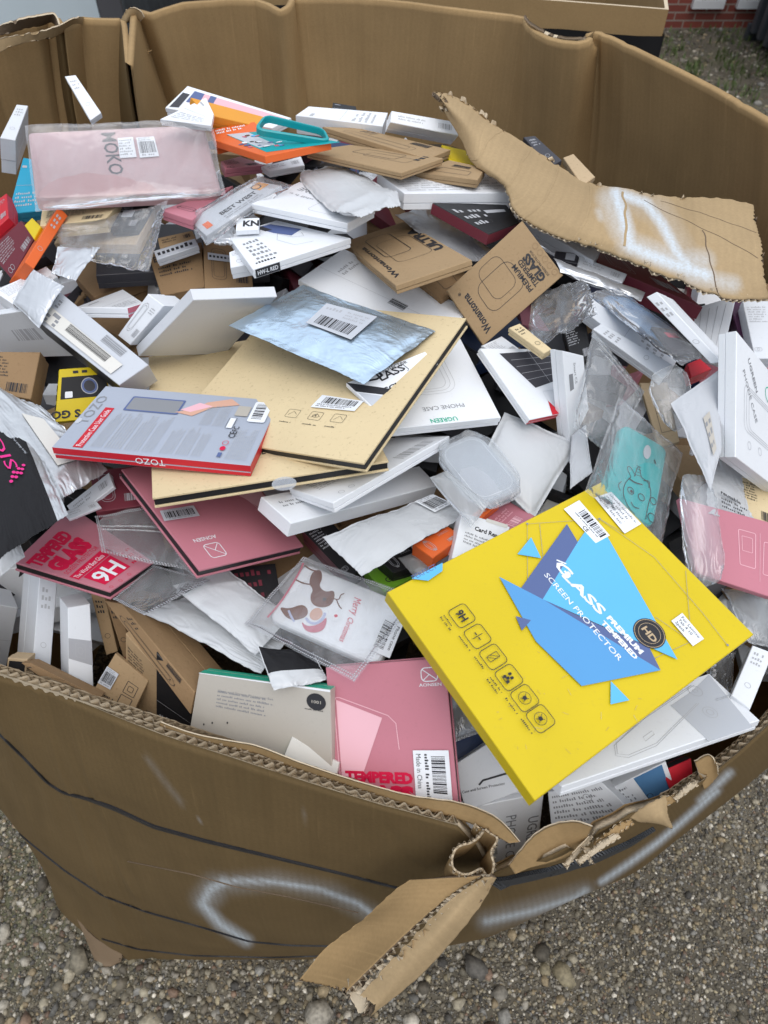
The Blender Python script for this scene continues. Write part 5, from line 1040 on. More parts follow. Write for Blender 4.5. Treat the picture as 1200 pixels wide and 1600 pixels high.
def a_xmas(s):
    # generic child and deer figures printed on the case
    s.line(CH(YQ((418, 965), (440, 940), (468, 895), (474, 880)), False), .0022, 'pinkdark'); s.line(CH(YQ((476, 884), (488, 892), (500, 893)), False), .0018, 'brown'); s.line(CH(YQ((462, 906), (474, 912), (488, 914)), False), .0018, 'brown')
    s.poly(CH(YQ((488, 893), (502, 890), (504, 905), (498, 916), (508, 926), (524, 922), (521, 944), (505, 951), (488, 946), (484, 932), (490, 922), (482, 912))), 'brown')
    s.line(CH(YQ((521, 936), (530, 938), (532, 930), (538, 928)), False), .0013, 'brown'); s.line(CH(YQ((526, 938), (530, 948), (534, 952)), False), .0013, 'brown'); s.ell(*YF(507, 937), .0022, .0022, 'ink')
    s.poly(CH(YQ((436, 948), (452, 952), (472, 944), (482, 952), (480, 964), (462, 970), (452, 968), (444, 962))), 'brown'); s.ell(*YF(494, 960), .0075, .0065, 'skin'); s.poly(CH(YQ((470, 970), (480, 980), (500, 976), (512, 962), (508, 984), (492, 990), (476, 986))), 'pinkdark'); s.line(CH(YQ((478, 966), (484, 974), (496, 975), (506, 966), (508, 958)), False), .0028, 'lavender'); s.line(CH(YQ((451, 954), (455, 964), (460, 972)), False), .0022, 'lavender'); s.ell(*YF(524, 964), .006, .0055, 'white'); s.ell(*YF(525, 963), .0018, .002, 'redtext')
    TS(s, 'Merry', (554, 934), (548, 960), 12, 'redtext', .0, .3); TS(s, 'Christmas', (545, 964), (530, 1001), 10, 'redtext', .0, .3)
def a_unicorn(s):
    W_ = .0009
    s.line(CH(YQ((985, 742), (975, 752), (972, 768), (980, 786), (990, 795)), False), W_, 'ink'); s.line(CH(YQ((985, 742), (978, 728), (984, 726), (992, 740)), False), W_, 'ink'); s.line(CH(YQ((990, 741), (997, 722), (1001, 742)), False), W_, 'ink'); [s.line(CH(YQ((991 + k, 738 - k * 4.5), (1000 + k * .2, 740 - k * 4)), False), W_ * .7, 'ink') for k in range(4)]
    s.line(CH(YQ((1001, 742), (1012, 748), (1016, 764), (1010, 780), (1006, 800)), False), W_, 'ink'); s.line(CH(YQ((1004, 746), (1014, 746), (1012, 756)), False), W_, 'ink'); s.ell(*YF(984, 762), .004, .004, 'ink', W_); s.ell(*YF(1000, 770), .004, .004, 'ink', W_); s.ell(*YF(985, 763), .0018, .0018, 'ink'); s.line(CH(YQ((984, 778), (988, 785), (996, 786)), False), W_, 'ink'); s.line(CH(YQ((981, 744), (990, 750), (1002, 752)), False), W_ * 1.6, 'ink'); s.ell(*YF(1018, 774), .004, .004, 'ink', W_); s.ell(*YF(1015, 797), .005, .005, 'ink', W_); s.line(CH(YQ((970, 750), (964, 756), (968, 764)), False), W_, 'ink')
    s.ell(*YF(1010, 705), .0050, .0095, 'lgrey', n=24); s.line(CH(YQ((1021, 716), (1023, 722)), False), .0015, 'ink')
def a_moko(s): TS(s, 'MOKO', (158, 208), (172, 271), 21, 'ink', .014)
def a_game(s):
    s.poly(YQ((350, 208), (395, 203), (487, 222), (412, 238)), 'teal'); s.poly(YQ((352, 209), (384, 206), (418, 226), (400, 231)), 'lgrey')
    R = random.Random(3)
    for k in range(22):
        u, v = R.uniform(372, 440), R.uniform(212, 230); s.ell(*YF(u, v), R.uniform(.002, .005), R.uniform(.002, .005), R.choice(['sky', 'brown', 'white', 'pinkdark', 'slate', 'ink', 'midblue']), n=7)
    s.poly(YQ((420, 212), (438, 211), (442, 216), (424, 217)), 'sky')
def a_blackpack(s):
    TS(s, 'SIG', (32, 792), (2, 716), 26, 'magenta', .0); TS(s, 'More details than labels', (46, 770), (16, 708), 6, 'lgrey', 0)
    for i in range(3):
        for j in range(3): s.ell(*YF(24 + i * 8 - j * 2, 797 + j * 7 - i), .0026, .0026, 'magenta')
def a_phonepic(s): s.poly([(.20, .08), (.96, .02), (.98, .48), (.42, .60)], 'dark'); [s.line([(.30 + k * .02, .18 + k * .10), (.97, .12 + k * .09)], .0005, 'grey') for k in range(4)]; s.line([(.6, .06), (.7, .54)], .0005, 'grey'); s.rrect(.50, .66, .92, .84, .002, 'white2', .0006); s.poly([(.44, 1), (.50, .80), (.62, 1)], 'red')
def a_printcase(s): s.poly([(.60, .02), (.95, .02), (.93, .70), (.62, .75)], 'steelblue'); s.ell(.66, .62, .003, .003, 'ink', .0006); s.ell(.42, .85, .006, .006, 'grey', .0008); s.para(.04, .10, .50, .60, 4, 'greyink', 3)
def a_topwhite(s): s.poly([(.52, .02), (.80, .06), (.92, .42), (.70, .50), (.60, .30)], 'slate'); s.poly([(.52, .02), (.64, .04), (.66, .22), (.56, .2)], 'dark'); s.line([(.62, .35), (.68, .55), (.78, .60), (.84, .5)], .0006, 'paleink'); s.line([(.62, .35), (.50, .5), (.56, .75), (.74, .8)], .0006, 'paleink'); s.para(.10, .30, .34, .85, 5, 'greyink', 3); s.para(.06, .86, .30, .93, 1, 'ink', 5)
# ---------------------------------------------------------------- packages, lowest first
NS = (0, -.75, .62)      # leaning towards the camera
KG, WG = 'kraft cartons wedged in the dark gap behind the front rim', 'white cartons wedged in the gap behind the front rim'
# deep in the front-left gap
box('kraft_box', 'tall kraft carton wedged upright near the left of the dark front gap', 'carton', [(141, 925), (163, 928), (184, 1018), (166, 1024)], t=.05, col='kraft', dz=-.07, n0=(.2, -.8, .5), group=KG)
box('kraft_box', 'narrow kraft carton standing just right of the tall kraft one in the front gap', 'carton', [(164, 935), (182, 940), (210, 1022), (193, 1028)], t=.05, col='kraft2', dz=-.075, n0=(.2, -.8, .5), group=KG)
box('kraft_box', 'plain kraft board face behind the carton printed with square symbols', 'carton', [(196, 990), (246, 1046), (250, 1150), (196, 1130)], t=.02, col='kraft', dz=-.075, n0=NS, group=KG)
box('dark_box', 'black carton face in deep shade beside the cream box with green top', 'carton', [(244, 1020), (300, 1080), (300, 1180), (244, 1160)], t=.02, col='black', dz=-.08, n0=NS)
box('kraft_box', 'long kraft carton leaning diagonally down towards the cream box', 'carton', [(163, 938), (190, 944), (304, 1082), (297, 1116)], hint=(0, (250, 925)), col='kraft2', dz=-.05, n0=(-.3, -.8, .4), group=KG)
box('kraft_box', 'small kraft carton printed with square symbols and a grey label', 'carton', [(180, 1021), (232, 1064), (206, 1118), (140, 1089)], hint=(1, (226, 1075)), col='kraft', dz=-.06, n0=NS, group=KG, art=lambda s: (s.rrect(.58, .30, .86, .58, .001, 'ink', .0007), s.rrect(.58, .64, .86, .92, .001, 'ink', .0007), s.rrect(.65, .38, .78, .50, .001, 'ink', .0006), s.para(.1, .8, .5, .98, 2, 'ink', 4)), parts=[('label_sticker', .0, .28, .32, .66, 'lgrey', a_bar)])
box('white_box', 'tall white carton standing at the left of the front gap', 'carton', [(62, 900), (90, 904), (78, 1056), (50, 1050)], hint=(0, (24, 896)), col='white2', dz=-.055, n0=(.3, -.85, .4), group=WG)
box('white_box', 'slim white carton with a grey emblem band standing in the front gap', 'carton', [(106, 950), (141, 944), (147, 1092), (108, 1072)], hint=(0, (88, 930)), col='white', dz=-.045, n0=(.2, -.9, .4), group=WG, art=lambda s: (s.rect(0, .38, 1, .64, 'grey'), s.rrect(.3, .43, .7, .59, .001, 'paleink', .0006), s.ell(.5, .51, .003, .004, 'paleink', .0008)))
box('white_box', 'white carton cut off by the left picture edge above the front rim', 'carton', [(-60, 935), (28, 950), (8, 1052), (-60, 1050)], hint=(1, (6, 905)), col='white2', dz=-.04, n0=(.1, -.9, .4), group=WG)
box('gold_edge_box', 'little black carton with a tan edge just above the left front rim', 'carton', [(12, 1028), (43, 1030), (40, 1066), (8, 1060)], t=.02, col='tan', dz=-.035, n0=NS, art=lambda s: s.rect(.1, .12, .9, .95, 'black'))
box('kraft_box', 'long kraft carton lying low against the left front rim', 'carton', [(33, 1036), (48, 1036), (156, 1090), (84, 1074)], t=.02, col='kraft2', dz=-.03, n0=(0, -.6, .7), group=KG)
# lower right gap
box('navy_box', 'navy blue box edge in the gap between the pink and yellow packages', 'carton', [(690, 1160), (745, 1120), (775, 1165), (706, 1215)], t=.02, col='navy', dz=-.05, n0=(0, -.3, 1))
pouch('zip_bag', 'clear bag with a dotted hem in the gap right of the upright pink package', 'plastic bag', [(690, 1080), (740, 1070), (760, 1140), (700, 1160)], 'milky', t=.02, dz=-.03, seed=3, dots=True)
box('white_box', 'white screen protector box with a black curve below the yellow package', 'carton', [(708, 1196), (765, 1160), (826, 1232), (728, 1268)], t=.02, col='white2', dz=-.04, n0=(.1, -.5, .8), art=many(a_text('Case and Screen Protector', .02, .62, .05, 'ink', 12), lambda s: s.line([(.35, .60), (.45, .55), (.95, .62), (1, .60)], .002, 'ink')))
box('white_box', 'white carton with rows of small print under the corner of the speaker box', 'carton', [(856, 1238), (940, 1222), (1000, 1280), (862, 1296)], t=.03, col='white2', dz=-.045, n0=(.1, -.6, .7), art=many(a_lines(6), lambda s: s.ell(.6, .3, .004, .004, 'greyink', .0006)))
box('printed_box', 'white carton with a blue phone picture under the speaker box', 'carton', [(915, 1252), (1040, 1190), (1062, 1252), (962, 1284)], t=.02, col='white', dz=-.035, n0=(.1, -.5, .8), art=a_printcase)
box('red_box', 'thin red and black carton against the right front rim', 'carton', [(1035, 1205), (1080, 1185), (1085, 1225), (1050, 1240)], t=.02, col='red', side='black', dz=-.05, n0=(0, -.5, .8))
box('phone_case_box', 'grey white phone case box standing behind the torn front rim', 'carton', [(724, 1264), (850, 1239), (838, 1345), (744, 1370)], hint=(0, (732, 1252)), col='white', dz=-.02, n0=(.1, -.8, .6), art=lambda s: (s.text('UGREEN', .82, .30, .10, 'greyink', 92, .01), s.text('PHONE CASE', .52, .22, .10, 'greyink', 92, 0), s.para(.3, .4, .42, .8, 2, 'paleink', 3)))
box('cream_box', 'large cream screen protector box with a green top standing behind the front rim', 'carton', [(311, 1051), (516, 1078), (520, 1245), (290, 1176)], hint=(0, (316, 1027)), col='cream', sides={1: 'green'}, dz=-.01, n0=(0, -.9, .45), art=a_cream)
box('cream_box', 'small white carton with a green end in front of the large cream box', 'carton', [(456, 1151), (530, 1192), (522, 1232), (440, 1190)], hint=(0, (420, 1176)), col='offwhite', sides={4: 'green'}, dz=.005, n0=(-.2, -.5, .8))
box('kraft_box', 'tiny corner of kraft board below the large cream box', 'carton', [(334, 1162), (352, 1158), (356, 1190), (330, 1186)], t=.01, col='kraftlight', dz=.0, n0=NS)
# ---- far band
box('slim_box', 'slim white carton standing upright on its end above the bagged pink tablet case', 'carton', [(101, 119), (118, 117), (158, 176), (141, 188)], hint=(3, (126, 192)), col='white', n0=(-.3, -.4, .8), dz=.03)
box('white_box', 'white carton standing at the far left beside the blue box', 'carton', [(26, 163), (44, 165), (24, 219), (0, 215)], hint=(3, (-6, 300)), col='white2', n0=(-.1, -.3, .9), dz=.03)
box('phone_poster_box', 'white phone package with a striped picture leaning against the far wall', 'carton', [(293, 134), (455, 184), (425, 200), (258, 168)], t=.012, col='white', dz=.02, n0=(0, -.3, 1), art=lambda s: (s.poly([(.10, .12), (.98, .15), (.96, .5), (.12, .62)], 'pinklight'), s.poly([(.10, .12), (.20, .12), (.24, .60), (.12, .62)], 'slate'), s.poly([(.26, .12), (.32, .12), (.36, .60), (.30, .60)], 'slate'), s.poly([(.02, .3), (.09, .3), (.11, .9), (.03, .95)], 'dark')))
box('amber_box', 'amber yellow box below the striped phone package', 'carton', [(298, 152), (415, 183), (405, 198), (320, 178)], t=.02, col='amber', dz=.03, n0=(0, -.3, 1))
box('black_box', 'small black carton peeking up at the far wall behind white cartons', 'carton', [(520, 160), (556, 166), (560, 180), (518, 178)], t=.02, col='black', dz=.0)
box('white_box', 'white carton lying behind the kraft ones at the far side', 'carton', [(462, 180), (482, 166), (606, 176), (598, 197)], hint=(2, (588, 206)), col='white', dz=.015)
box('white_box', 'white carton standing tilted beside the tip of the torn flap', 'carton', [(612, 173), (716, 191), (716, 212), (610, 191)], hint=(2, (702, 225)), col='white', dz=.03, n0=(0, -.4, .9))
box('blackish_box', 'dark phone package half hidden under the torn flap near the far wall', 'carton', [(818, 214), (836, 212), (878, 250), (858, 262)], t=.015, col='dark', dz=.03)
box('tan_box', 'thin tan carton sticking out above the torn flap', 'carton', [(880, 246), (896, 240), (930, 276), (910, 290)], t=.012, col='tan', dz=.03)
box('yellow_box', 'flat yellow carton beside the far kraft cartons', 'carton', [(690, 226), (740, 238), (778, 266), (702, 250)], t=.012, col='yellow', dz=.015)
box('white_box', 'white carton with grey print beneath the kraft cartons near the flap', 'carton', [(590, 270), (765, 255), (803, 301), (632, 302)], hint=(2, (805, 323)), col='white', dz=.01, art=a_lines(9, 'paleink'))
box('kraft_box', 'kraft carton with outline drawing tucked right of the long kraft cartons', 'carton', [(650, 268), (702, 250), (759, 262), (746, 281)], t=.012, col='kraft', dz=.02, art=lambda s: (s.rrect(.2, .2, .5, .8, .003, 'ink', .0006), s.bars(.65, .3, .8, .7, n=8)))
box('kraft_box', 'kraft carton lying under the topmost long kraft carton at the far side', 'carton', [(504, 198), (560, 200), (704, 234), (668, 248)], t=.012, col='kraft', dz=.03)
box('kraft_box', 'long kraft carton with phone outline lying topmost at the far side', 'carton', [(478, 236), (548, 226), (692, 247), (627, 270)], hint=(3, (626, 278)), col='kraft', dz=.035, art=lambda s: (s.rrect(.52, .25, .84, .7, .004, 'ink', .0007), s.rrect(.45, .4, .7, .85, .004, 'ink', .0005), s.para(.66, .8, .95, .93, 1, 'ink', 3)))
box('white_box', 'white folded card beside the red case near the far left', 'carton', [(322, 152), (334, 178), (330, 196), (250, 186)], t=.01, col='white', dz=.03)
box('red_box', 'bright red case box behind the orange picture box', 'carton', [(328, 202), (398, 190), (408, 204), (336, 222)], t=.02, col='orange', dz=.02, art=lambda s: s.para(.1, .1, .8, .5, 2, 'white', 3, .7))
box('pink_box', 'flat pink carton poking out below the orange picture box', 'carton', [(345, 252), (375, 244), (413, 258), (352, 264)], hint=(3, (352, 273)), col='pink', dz=.0)
box('white_box', 'narrow white carton below the orange picture box', 'carton', [(408, 260), (470, 244), (476, 258), (420, 268)], t=.01, col='white', dz=.0)
box('picture_box', 'orange box with a colourful teal picture lid', 'carton', [(336, 219), (398, 199), (517, 222), (414, 244)], hint=(3, (413, 257)), col='orange', dz=.02, art=framed(a_game), seam=False)
rounded('bumper_case', 'teal rubber phone bumper ring lying on the orange picture box', 'phone case', [(414, 177), (507, 200), (517, 220), (396, 201)], t=.009, col='teal', rad=.012, frame=True, dz=.05)
# ---- left upper cluster
box('blue_box', 'bright blue carton standing left of the bagged pink tablet case', 'carton', [(36, 246), (60, 250), (74, 328), (12, 335)], hint=(3, (34, 346)), col='blue', dz=.0, n0=(-.2, -.4, .9))
box('red_box', 'thin red carton at the far left picture edge', 'carton', [(-30, 330), (10, 302), (13, 340), (-20, 370)], t=.02, col='red', dz=-.01)
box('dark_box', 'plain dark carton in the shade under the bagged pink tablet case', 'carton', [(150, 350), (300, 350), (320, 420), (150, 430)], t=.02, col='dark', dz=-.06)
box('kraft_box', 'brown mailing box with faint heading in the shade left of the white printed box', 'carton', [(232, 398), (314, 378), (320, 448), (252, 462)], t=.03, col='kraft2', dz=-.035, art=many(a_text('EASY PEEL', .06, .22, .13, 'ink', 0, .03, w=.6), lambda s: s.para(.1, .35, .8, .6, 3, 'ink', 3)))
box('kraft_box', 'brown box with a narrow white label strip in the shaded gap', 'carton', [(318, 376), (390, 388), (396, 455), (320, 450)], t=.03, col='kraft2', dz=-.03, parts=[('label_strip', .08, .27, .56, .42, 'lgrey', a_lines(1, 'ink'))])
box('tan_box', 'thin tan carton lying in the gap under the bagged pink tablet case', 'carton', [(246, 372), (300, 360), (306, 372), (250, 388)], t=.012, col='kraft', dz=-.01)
box('grey_box', 'narrow pale grey carton below the thin tan one', 'carton', [(240, 392), (305, 372), (310, 384), (245, 406)], t=.012, col='lgrey', dz=-.008, art=a_lines(1, 'ink'))
box('tan_box', 'flat tan board carton inside crumpled clear film under the brown box', 'carton', [(92, 366), (248, 314), (212, 382), (84, 380)], hint=(2, (208, 395)), col='tan', dz=.0)
box('black_box', 'black carton with two white labels under the bagged pink tablet case', 'carton', [(186, 316), (238, 312), (213, 358), (171, 358)], t=.012, col='black', dz=.015, parts=[('label_sticker', .28, .38, .66, .62, 'lgrey', None), ('label_sticker', .40, .08, .72, .2, 'lgrey', None)])
box('kraft_box', 'plain brown shipping carton right under the bagged pink tablet case', 'carton', [(66, 325), (187, 316), (165, 342), (62, 353)], hint=(2, (165, 369)), col='kraftlight', dz=.02, n0=(0, -.4, .9))
pouch('clear_bag', 'crumpled clear film bag round the tan board carton', 'plastic bag', [(84, 352), (262, 315), (232, 425), (100, 400)], 'clear', t=.016, wr=2.2, seed=11, dz=.01, crimp=.02)
pouch('foil_bag', 'shiny crumpled foil scrap beside the orange folder', 'foil bag', [(92, 388), (155, 385), (120, 440), (80, 430)], 'foilgrey', t=.008, wr=1.8, seed=12)
box('maroon_box', 'maroon carton cut by the left picture edge beside the orange folder', 'carton', [(-20, 392), (32, 345), (54, 372), (18, 436)], hint=(1, (22, 338)), col='maroon', sides={1: 'black'}, dz=.0, n0=(-.2, -.4, .9))
box('yellow_box', 'small yellow box end between the maroon and orange cartons', 'carton', [(38, 352), (50, 340), (64, 354), (53, 374)], t=.02, col='yellow', dz=.0)
box('orange_folder', 'thin orange carton leaning upright at the upper left', 'carton', [(92, 322), (106, 337), (53, 420), (39, 410)], hint=(0, (60, 360)), col='orange', dz=.03, n0=(.3, -.4, .9))
box('pink_folder', 'pink carton edge in the crowd right of the bagged pink tablet case', 'carton', [(252, 328), (345, 296), (364, 290), (300, 344)], t=.014, col='pink', dz=.0, core='maroon')
box('bagged_print', 'white printed package with an orange spot inside clear film', 'carton', [(296, 344), (398, 282), (440, 290), (322, 368)], t=.012, col='lgrey', dz=.0, art=many(a_text('BEST WEST', .30, .62, .16, 'ink', 0, .04, w=.5), lambda s: (s.rect(.84, .2, .98, .6, 'amber'), s.ell(.88, .35, .006, .006, 'ink', .002), s.rect(.06, .5, .14, .8, 'orange'), s.para(.3, .7, .8, .9, 2, 'greyink', 4))))
pouch('clear_bag', 'clear film sleeve over the white printed package', 'plastic bag', [(290, 335), (400, 272), (458, 285), (320, 378)], 'clear', t=.02, wr=1.6, seed=14)
pouch('foil_bag', 'small silver pink foil bag behind the white printed box', 'foil bag', [(320, 358), (365, 350), (372, 380), (335, 378)], 'foilgrey', t=.012, wr=2.5, seed=15, dz=-.01)
box('tag_card', 'little white card reading RN behind the white printed box', 'carton', [(370, 341), (405, 340), (404, 358), (368, 360)], t=.008, col='white', dz=.0, art=a_text('KN', .3, .7, .45, 'ink', 0, .04))
box('white_box', 'white phone case box partly covered by a milky pouch near the far side', 'carton', [(468, 284), (586, 326), (543, 349), (393, 318)], hint=(2, (543, 366)), col='white', dz=.0, rot=2, art=lambda s: (s.text('PHONE', .55, .86, .12, 'greyink', 0, 0), s.rrect(.2, .2, .5, .6, .006, 'paleink', .0005), s.para(.6, .55, .9, .65, 1, 'paleink', 3)))
pouch('milky_pouch', 'shiny white pouch draped over the far white phone case box', 'plastic bag', [(454, 268), (525, 252), (648, 308), (540, 348)], 'poly', t=.014, wr=1.7, seed=17, round_=.3)
box('white_box', 'white printed box with a dark blue picture, angled left of centre', 'carton', [(356, 368), (432, 344), (548, 372), (395, 421)], hint=(3, (396, 436)), col='white', dz=.01, art=a_topwhite, sart={3: lambda s: (s.rect(.02, .1, .26, .9, 'ink'), s.text('HW-L RED', .04, .7, .4, 'white', 0, .02, w=.2))})
box('white_box', 'white corner of a carton just left of the white printed box', 'carton', [(358, 394), (372, 388), (394, 412), (360, 418)], t=.02, col='white', dz=-.01)
# MOKO tablet case in its bag
rounded('tablet_case', 'pale pink tablet case inside a clear bag at the upper left', 'tablet case', [(43, 206), (318, 193), (346, 297), (55, 309)], t=.020, col='palepink', rad=.006, art=framed(a_moko), dz=.055, kp=14)
b_ = BUILT['pale pink tablet case inside a clear bag at the upper left']; YH['q'], YH['n'] = b_['q'], b_['n']
for qf in (YQ((184, 217), (208, 215), (214, 245), (188, 247)), YQ((213, 216), (241, 214), (249, 243), (219, 246))): sticker('pale pink tablet case inside a clear bag at the upper left', 'label_sticker', (0, 0, 1, 1), 'white', a_bar if qf[0][0] > .58 else a_lines(6), quadf=qf)
pouch('clear_bag', 'frosted clear bag holding the pale pink tablet case', 'plastic bag', [(36, 190), (330, 180), (352, 300), (54, 326)], 'clearer', t=.024, wr=.8, seed=19, crimp=.05, dz=.075, kp=14, lift=.006)
b_ = BUILT['frosted clear bag holding the pale pink tablet case']
# ---- left middle
box('white_box', 'white carton at the left edge above the wide shaded white box', 'carton', [(-10, 455), (72, 416), (90, 432), (20, 475)], t=.025, col='white', dz=.0)
box('white_box', 'wide white box with its shaded underside towards the camera at the left', 'carton', [(-60, 500), (60, 482), (140, 556), (-40, 560)], hint=(1, (48, 470)), col='white2', dz=-.01, n0=(-.05, -.95, -.15), kp=60, parts=None, art=lambda s: s.bars(.5, .35, .75, .6, 'grey', n=14))
box('red_white_box', 'white carton with a coral red front behind the foil wrapped phone box', 'carton', [(118, 480), (192, 452), (224, 473), (199, 481)], hint=(3, (199, 500)), col='white', sides={3: 'pinkdark'}, dz=.0)
box('white_box', 'smaller white carton leaning behind the larger leaning white one', 'carton', [(231, 459), (256, 478), (203, 539), (184, 524)], hint=(0, (280, 456)), col='white', dz=.02, n0=(-.6, -.3, .7))
box('white_box', 'larger white carton leaning with its grey underside showing, left of the foil pouch', 'carton', [(302, 469), (433, 464), (352, 553), (217, 557)], hint=(0, (287, 448)), col='white2', dz=.01, n0=(.1, -.95, -.25), kp=60, seam=False, art=lambda s: s.rect(.4, .1, .42, .9, 'grey') if False else None)
box('brown_box', 'plain brown carton at the left edge next to the yellow watch box', 'carton', [(-50, 549), (63, 550), (48, 624), (-60, 606)], hint=(1, (77, 576)), col='kraft2', dz=.01, n0=(-.1, -.3, .9))
box('watch_box', 'yellow carton with a black panel picturing a round watch', 'carton', [(93, 577), (160, 572), (185, 650), (86, 660)], hint=(0, (77, 581)), col='yellow', dz=-.01, n0=(.1, -.5, .8), art=lambda s: (s.rect(.06, .16, .98, .58, 'black'), s.ell(.62, .36, .010, .010, 'slate'), s.ell(.62, .36, .007, .007, 'dark'), s.ell(.62, .36, .010, .010, 'grey', .001), s.rrect(.14, .44, .28, .56, .001, 'white'), s.text('S GO', .4, .8, .14, 'ink', 180, .04), s.rect(.3, .05, .42, .1, 'ink'), s.rect(.5, .05, .62, .1, 'ink')), sart={4: lambda s: [s.rect(.1 + k * .18, .2, .22 + k * .18, .6, 'ink') for k in range(4)]})
box('phone_box', 'slim phone box wrapped in silver foil with a barcode label, slanting down', 'carton', [(22, 472), (56, 425), (232, 570), (186, 602)], hint=(0, (40, 500)), col='lgrey', sides={4: 'black'}, dz=.03, n0=(.1, -.4, .9), rot=0, seam=False, parts=[('label_sticker', .10, .10, .52, .90, 'offwhite', a_bar2)])
pouch('foil_wrap', 'crinkled silver foil wrapped round the upper end of the slim phone box', 'foil bag', [(19, 474), (52, 421), (98, 446), (60, 512)], 'foilgrey', t=.006, wr=.7, seed=23, dz=.04, kp=30)
# ---- right upper cluster under the flap
box('purple_box', 'dark purple carton standing in the shade near the right edge', 'carton', [(1138, 468), (1160, 462), (1190, 550), (1165, 556)], t=.03, col='purple', dz=-.02)
box('white_box', 'white carton standing at the right edge above the phone case box', 'carton', [(1160, 470), (1215, 470), (1230, 560), (1180, 560)], t=.02, col='white2', dz=-.015)
box('white_stack', 'pale cartons edge seen through pink zip film below the torn flap', 'carton', [(1082, 482), (1150, 462), (1128, 560), (1086, 545)], t=.02, col='white2', dz=-.01, art=lambda s: [s.line([(.2 + .2 * k, .1), (.1 + .2 * k, .95)], .0006, 'grey') for k in range(4)])
box('maroon_box', 'long dull maroon carton running under the lower edge of the flap', 'carton', [(922, 378), (985, 395), (1098, 480), (935, 412)], t=.03, col='maroon', dz=.0)
box('white_box', 'long grey white carton directly under the lower left edge of the flap', 'carton', [(818, 343), (870, 352), (938, 392), (928, 408)], t=.02, col='white2', dz=.01)
box('black_box', 'small black carton with pale square patch under the flap', 'carton', [(868, 392), (906, 396), (902, 412), (866, 405)], t=.02, col='dark', dz=.0, art=lambda s: s.rect(.45, .1, .85, .8, 'lgrey'))
box('white_box', 'short grey white carton right of the black one under the flap', 'carton', [(906, 400), (980, 428), (972, 442), (902, 416)], t=.02, col='white2', dz=.005)
pouch('clear_tube', 'blue grey clear plastic tube pack lying under the flap', 'plastic pack', [(866, 402), (1008, 456), (1002, 470), (876, 424)], 'foilgrey', t=.014, wr=1.5, seed=27, dz=.01)
box('black_box', 'black carton corner between clear film and white cartons on the right', 'carton', [(878, 512), (915, 500), (925, 560), (895, 570)], t=.02, col='black', dz=-.02)
box('white_box', 'long white carton slanting down towards the bagged blue case', 'carton', [(900, 476), (916, 458), (1062, 556), (1044, 588)], t=.02, col='white', dz=.0, n0=(.1, -.4, .9))
box('white_box', 'second long white carton just below the slanting one', 'carton', [(926, 514), (940, 505), (1052, 570), (1036, 592)], hint=(0, (922, 526)), col='white', dz=.01)
box('red_box', 'dark red carton corner below the bagged blue case', 'carton', [(1074, 568), (1094, 560), (1112, 576), (1080, 590)], t=.02, col='red', dz=.0)
rounded('blue_case', 'glossy blue phone case in a clear bag on the right', 'phone case', [(938, 460), (975, 458), (1102, 545), (1058, 552)], t=.010, col='steelblue', dz=.02)
box('black_card', 'black card with a pink line inside the clear bag with the blue case', 'carton', [(1018, 510), (1058, 515), (1108, 552), (1050, 552)], t=.004, col='dark', dz=.03, art=lambda s: s.rect(.3, .2, .7, .4, 'redtext'))
pouch('clear_bag', 'clear bag with silver ends round the glossy blue case', 'plastic bag', [(916, 455), (968, 446), (1112, 548), (1070, 566)], 'clear', t=.018, wr=1.6, seed=29, dz=.03)
box('white_box', 'thin white case box standing on edge right of the bagged blue case', 'carton', [(1010, 464), (1026, 456), (1128, 566), (1110, 568)], hint=(0, (1050, 470)), col='white', dz=.03, n0=(-.3, -.4, .8))
pouch('clear_bag', 'crumpled clear film right below the kraft screen protector box', 'plastic bag', [(830, 455), (915, 432), (935, 490), (822, 545)], 'clear', t=.018, wr=2.8, seed=31, dz=.0)
# ---- centre top
pouch('foil_bag', 'grey silver bag under the red and black box', 'foil bag', [(616, 332), (680, 322), (785, 400), (715, 408)], 'foilgrey', t=.012, wr=1.5, seed=33, dz=.0)
box('red_black_box', 'maroon and black carton lying right of the silver bag', 'carton', [(676, 317), (790, 318), (812, 348), (764, 366)], hint=(3, (757, 385)), col='black', side='maroon', dz=.03, n0=(0, -.3, 1), art=lambda s: (s.para(.10, .2, .55, .8, 3, 'paleink', 4), s.rect(.55, .3, .9, .42, 'grey')), seam=False)
box('kraft_box', 'kraft carton corner peeking between the two kraft screen protector boxes', 'carton', [(640, 425), (715, 408), (735, 440), (690, 470)], t=.012, col='kraft2', dz=.0, art=lambda s: s.rrect(.3, .2, .7, .8, .003, 'ink', .0006))
box('white_flat_box', 'large flat white box with barcode under the blue foil pouch', 'carton', [(466, 437), (537, 388), (734, 483), (672, 545)], t=.014, col='white', dz=.0, art=framed(lambda s: (s.bars(*YF(606, 474), *[a + b for a, b in zip(YF(606, 474), (.13, .12))], n=16), s.para(.5, .12, .9, .2, 2, 'grey', 3), s.line([(.42, .0), (.50, 1)], .0004, 'paleink'))))
box('kraft_box', 'kraft screen protector box lettered ULTRA above the large flat white box', 'carton', [(537, 378), (632, 346), (737, 406), (618, 446)], hint=(3, (617, 456)), col='kraft', dz=.02, rot=3, art=a_wonan(1))
box('kraft_box', 'kraft screen protector box lettered PREMIUM TEMPERED GLASS standing right of centre', 'carton', [(698, 454), (816, 345), (880, 430), (755, 540)], hint=(0, (692, 449)), col='kraft', dz=.03, n0=(-.1, -.45, .9), rot=3, art=a_wonan(2))
box('tan_box', 'tan carton edge under the kraft box and crumpled film', 'carton', [(795, 512), (812, 505), (862, 545), (850, 552)], t=.012, col='kraftlight', dz=.0)
